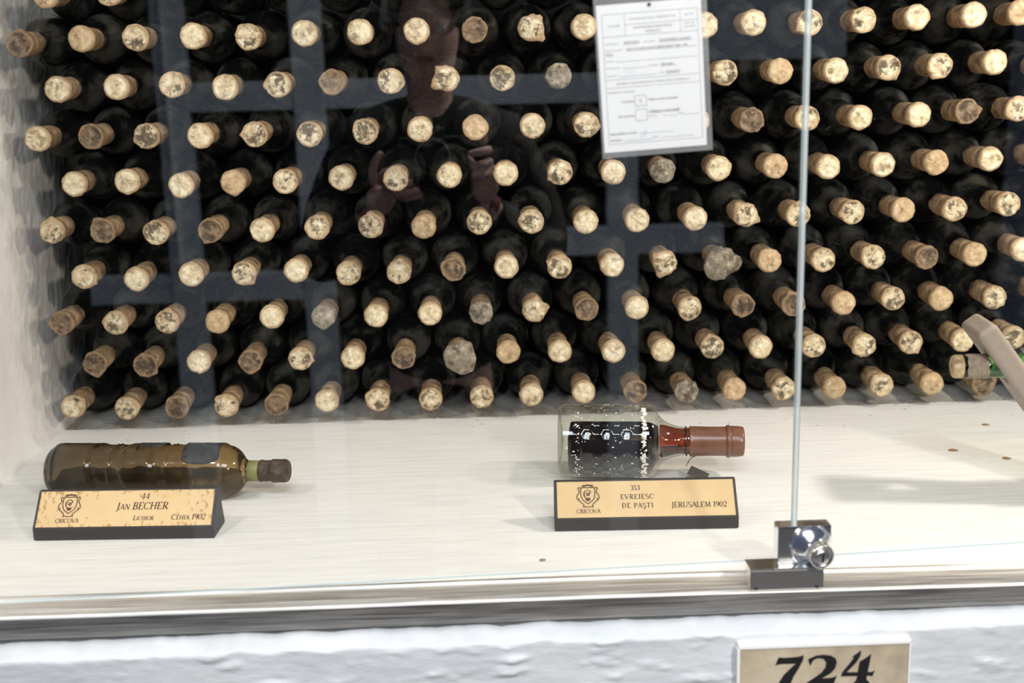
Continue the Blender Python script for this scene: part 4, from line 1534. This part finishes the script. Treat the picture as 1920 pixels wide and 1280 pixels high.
def chain(n, start=0):
    return [(start + i, start + i + 1) for i in range(n - 1)]


M_skin = plain('skin', (0.64, 0.42, 0.39), 0.55)
M_jacket = plain('black_jacket', (0.012, 0.012, 0.014), 0.8)
M_maroon = plain('maroon_knit', (0.16, 0.025, 0.035), 0.8)
M_hair = plain('dark_hair', (0.015, 0.011, 0.009), 0.5)
M_camera = plain('black_camera_body', (0.015, 0.015, 0.017), 0.35)

px, py, pz = -0.085, -0.27, -0.95
pe = empty('person', (px, py, pz))
tag(pe, 'person in black jacket holding a camera, mirrored in the glass', 'person')
# body: pelvis first; relative to the feet
J = [(0, 0, 0.82, (0.085, 0.060)), (0, 0, 0.98, (0.105, 0.075)), (0, 0.005, 1.14, (0.13, 0.09)), (0, 0.0, 1.30, (0.12, 0.075)),
     (0, 0.012, 1.39, 0.045), (0, 0.035, 1.46, 0.055), (0, 0.055, 1.52, (0.074, 0.085)), (0, 0.06, 1.58, (0.072, 0.085)), (0, 0.05, 1.635, (0.045, 0.05)),
     (0.16, 0.0, 1.315, 0.050), (0.225, 0.02, 1.16, 0.044), (0.245, 0.08, 1.07, 0.040), (0.165, 0.16, 1.135, 0.034), (0.105, 0.222, 1.205, 0.024),
     (-0.16, 0.0, 1.315, 0.050), (-0.225, 0.02, 1.16, 0.044), (-0.245, 0.08, 1.06, 0.040), (-0.175, 0.16, 1.115, 0.034), (-0.105, 0.222, 1.185, 0.024),
     (0.07, 0, 0.74, 0.055), (0.095, 0.01, 0.46, 0.058), (0.10, 0, 0.08, 0.036), (0.105, 0.11, 0.03, 0.03),
     (-0.07, 0, 0.74, 0.055), (-0.095, 0.01, 0.46, 0.058), (-0.10, 0, 0.08, 0.036), (-0.105, 0.11, 0.03, 0.03)]
E = chain(9) + [(3, 9)] + chain(5, 9) + [(3, 14)] + chain(5, 14) + [(0, 19)] + chain(4, 19) + [(0, 23)] + chain(4, 23)
skin_obj('body', J, E, M_skin, pe)
K = [(j[0], j[1], j[2], tuple(r + 0.022 for r in j[3]) if isinstance(j[3], tuple) else j[3] + 0.016) for j in J]
JK = [(0, 0, 0.76, (0.175, 0.125))] + K[1:4] + [(0, 0.018, 1.415, 0.066)] + K[9:13] + [(0.118, 0.208, 1.19, 0.036)] + K[14:18] + [(-0.118, 0.208, 1.17, 0.036)]
EK = chain(5) + [(3, 5)] + chain(5, 5) + [(3, 10)] + chain(5, 10)
skin_obj('jacket', JK, EK, M_jacket, pe)
for sgn, zz in ((1, 1.19), (-1, 1.17)):
    skin_obj('cuff', [(sgn * 0.122, 0.204, zz - 0.004, 0.038), (sgn * 0.108, 0.220, zz + 0.014, 0.034)], [(0, 1)], M_maroon, pe, 1)
skin_obj('trousers', [(0, 0, 0.86, (0.155, 0.112)), (0, 0, 0.78, (0.165, 0.118))] + [(0.09, 0, 0.72, 0.10), K[20], (0.10, 0, 0.10, 0.06)] + [(-0.09, 0, 0.72, 0.10), K[24], (-0.10, 0, 0.10, 0.06)],
         [(0, 1), (1, 2), (2, 3), (3, 4), (1, 5), (5, 6), (6, 7)], M_jacket, pe)
for sgn in (-1, 1):
    skin_obj('shoe', [(sgn * 0.10, -0.04, 0.045, 0.044), (sgn * 0.102, 0.05, 0.042, 0.045), (sgn * 0.106, 0.15, 0.034, 0.034)], chain(3), M_hair, pe)
    skin_obj('ear', [(sgn * 0.082, 0.045, 1.54, 0.012), (sgn * 0.087, 0.04, 1.565, 0.014)], [(0, 1)], M_skin, pe, 1)
    v, f = lathe(smooth_prof([(-0.011, 0.0), (-0.006, 0.009), (0.0, 0.0115), (0.006, 0.009), (0.011, 0.0)], 3), 16, 'Y')
    ey = fix_normals(mesh_obj('eye', v, f, plain('eye', (0.6, 0.58, 0.56), 0.2), pe))
    ey.location = (sgn * 0.031, 0.128, 1.545)
skin_obj('nose', [(0, 0.138, 1.552, 0.009), (0, 0.155, 1.518, 0.013)], [(0, 1)], M_skin, pe, 1)
skin_obj('mouth', [(-0.02, 0.133, 1.487, 0.006), (0, 0.138, 1.487, 0.008), (0.02, 0.133, 1.487, 0.006)], chain(3), plain('lips', (0.35, 0.14, 0.13), 0.5), pe, 1)
skin_obj('hair', [(0, 0.055, 1.645, (0.075, 0.062)), (0, 0.03, 1.60, (0.094, 0.092)), (0, -0.01, 1.53, (0.092, 0.062)), (0, -0.015, 1.44, (0.080, 0.040)),
                  (0, 0.105, 1.625, (0.07, 0.03))], [(0, 1), (1, 2), (2, 3), (0, 4)], M_hair, pe)


def hand(root, palm, knuck, fingers, thumb):
    """palm from wrist to knuckles, then five separate bent chains"""
    pts = [root + (0.024,), palm + ((0.034, 0.017),), knuck + ((0.034, 0.013),)]
    skin_obj('hand', pts, chain(3), M_skin, pe)
    for fch in fingers + [thumb]:
        skin_obj('finger', [p + (r,) for p, r in zip(fch, (0.0095, 0.0092, 0.0085, 0.0075, 0.0065))], chain(len(fch)), M_skin, pe)


# the hand on the grip: fingers close round the front, first finger on the shutter
hand((0.105, 0.222, 1.205), (0.112, 0.240, 1.245), (0.110, 0.255, 1.285),
     [[(0.110, 0.262, 1.325), (0.104, 0.292, 1.352), (0.088, 0.310, 1.358), (0.074, 0.312, 1.350)],
      [(0.116, 0.270, 1.310), (0.118, 0.312, 1.316), (0.098, 0.338, 1.314), (0.078, 0.336, 1.310)],
      [(0.116, 0.268, 1.290), (0.119, 0.312, 1.292), (0.099, 0.338, 1.290), (0.080, 0.336, 1.288)],
      [(0.113, 0.262, 1.270), (0.117, 0.302, 1.270), (0.098, 0.326, 1.268), (0.082, 0.326, 1.268)]],
     [(0.098, 0.236, 1.262), (0.080, 0.232, 1.290), (0.060, 0.238, 1.305), (0.045, 0.240, 1.312)])
# the other hand cradles the body and lens from below and the side
hand((-0.105, 0.222, 1.185), (-0.098, 0.246, 1.222), (-0.086, 0.272, 1.246),
     [[(-0.094, 0.280, 1.256), (-0.086, 0.320, 1.276), (-0.062, 0.336, 1.286), (-0.042, 0.338, 1.288)],
      [(-0.086, 0.284, 1.246), (-0.072, 0.326, 1.254), (-0.046, 0.340, 1.258), (-0.026, 0.338, 1.262)],
      [(-0.076, 0.282, 1.238), (-0.058, 0.322, 1.238), (-0.034, 0.334, 1.242), (-0.014, 0.330, 1.246)],
      [(-0.066, 0.276, 1.232), (-0.046, 0.308, 1.228), (-0.026, 0.318, 1.232), (-0.010, 0.314, 1.236)]],
     [(-0.104, 0.246, 1.240), (-0.110, 0.268, 1.272), (-0.100, 0.288, 1.300), (-0.086, 0.298, 1.316)])

# the camera in their hands (rests in them, a thing of its own)
cr = empty('photo_camera', (px + 0.012, py + 0.285, pz + 1.308))
tag(cr, 'black photo camera held up by the person mirrored in the glass', 'camera')
box('camera_body', (-0.066, 0.066, -0.020, 0.016, -0.038, 0.034), M_camera, cr, 0.005, 2)
box('viewfinder_hump', (-0.022, 0.022, -0.020, 0.016, 0.030, 0.052), M_camera, cr, 0.005, 2)
v, f = lathe(smooth_prof([(0.010, 0.0), (0.010, 0.032), (0.030, 0.034), (0.050, 0.033), (0.056, 0.034), (0.066, 0.033), (0.066, 0.030), (0.060, 0.0275), (0.054, 0.0)], 2), 40, 'Y')
fix_normals(mesh_obj('lens', v, f, M_camera, cr))
v, f = lathe([(0.0655, 0.0305), (0.0655, 0.0332), (0.0672, 0.0328), (0.0672, 0.0308), (0.0655, 0.0305)], 40, 'Y', close=False)
mesh_obj('lens_ring', v, f, plain('grey_lens_ring', (0.30, 0.34, 0.38), 0.3, 0.8), cr)
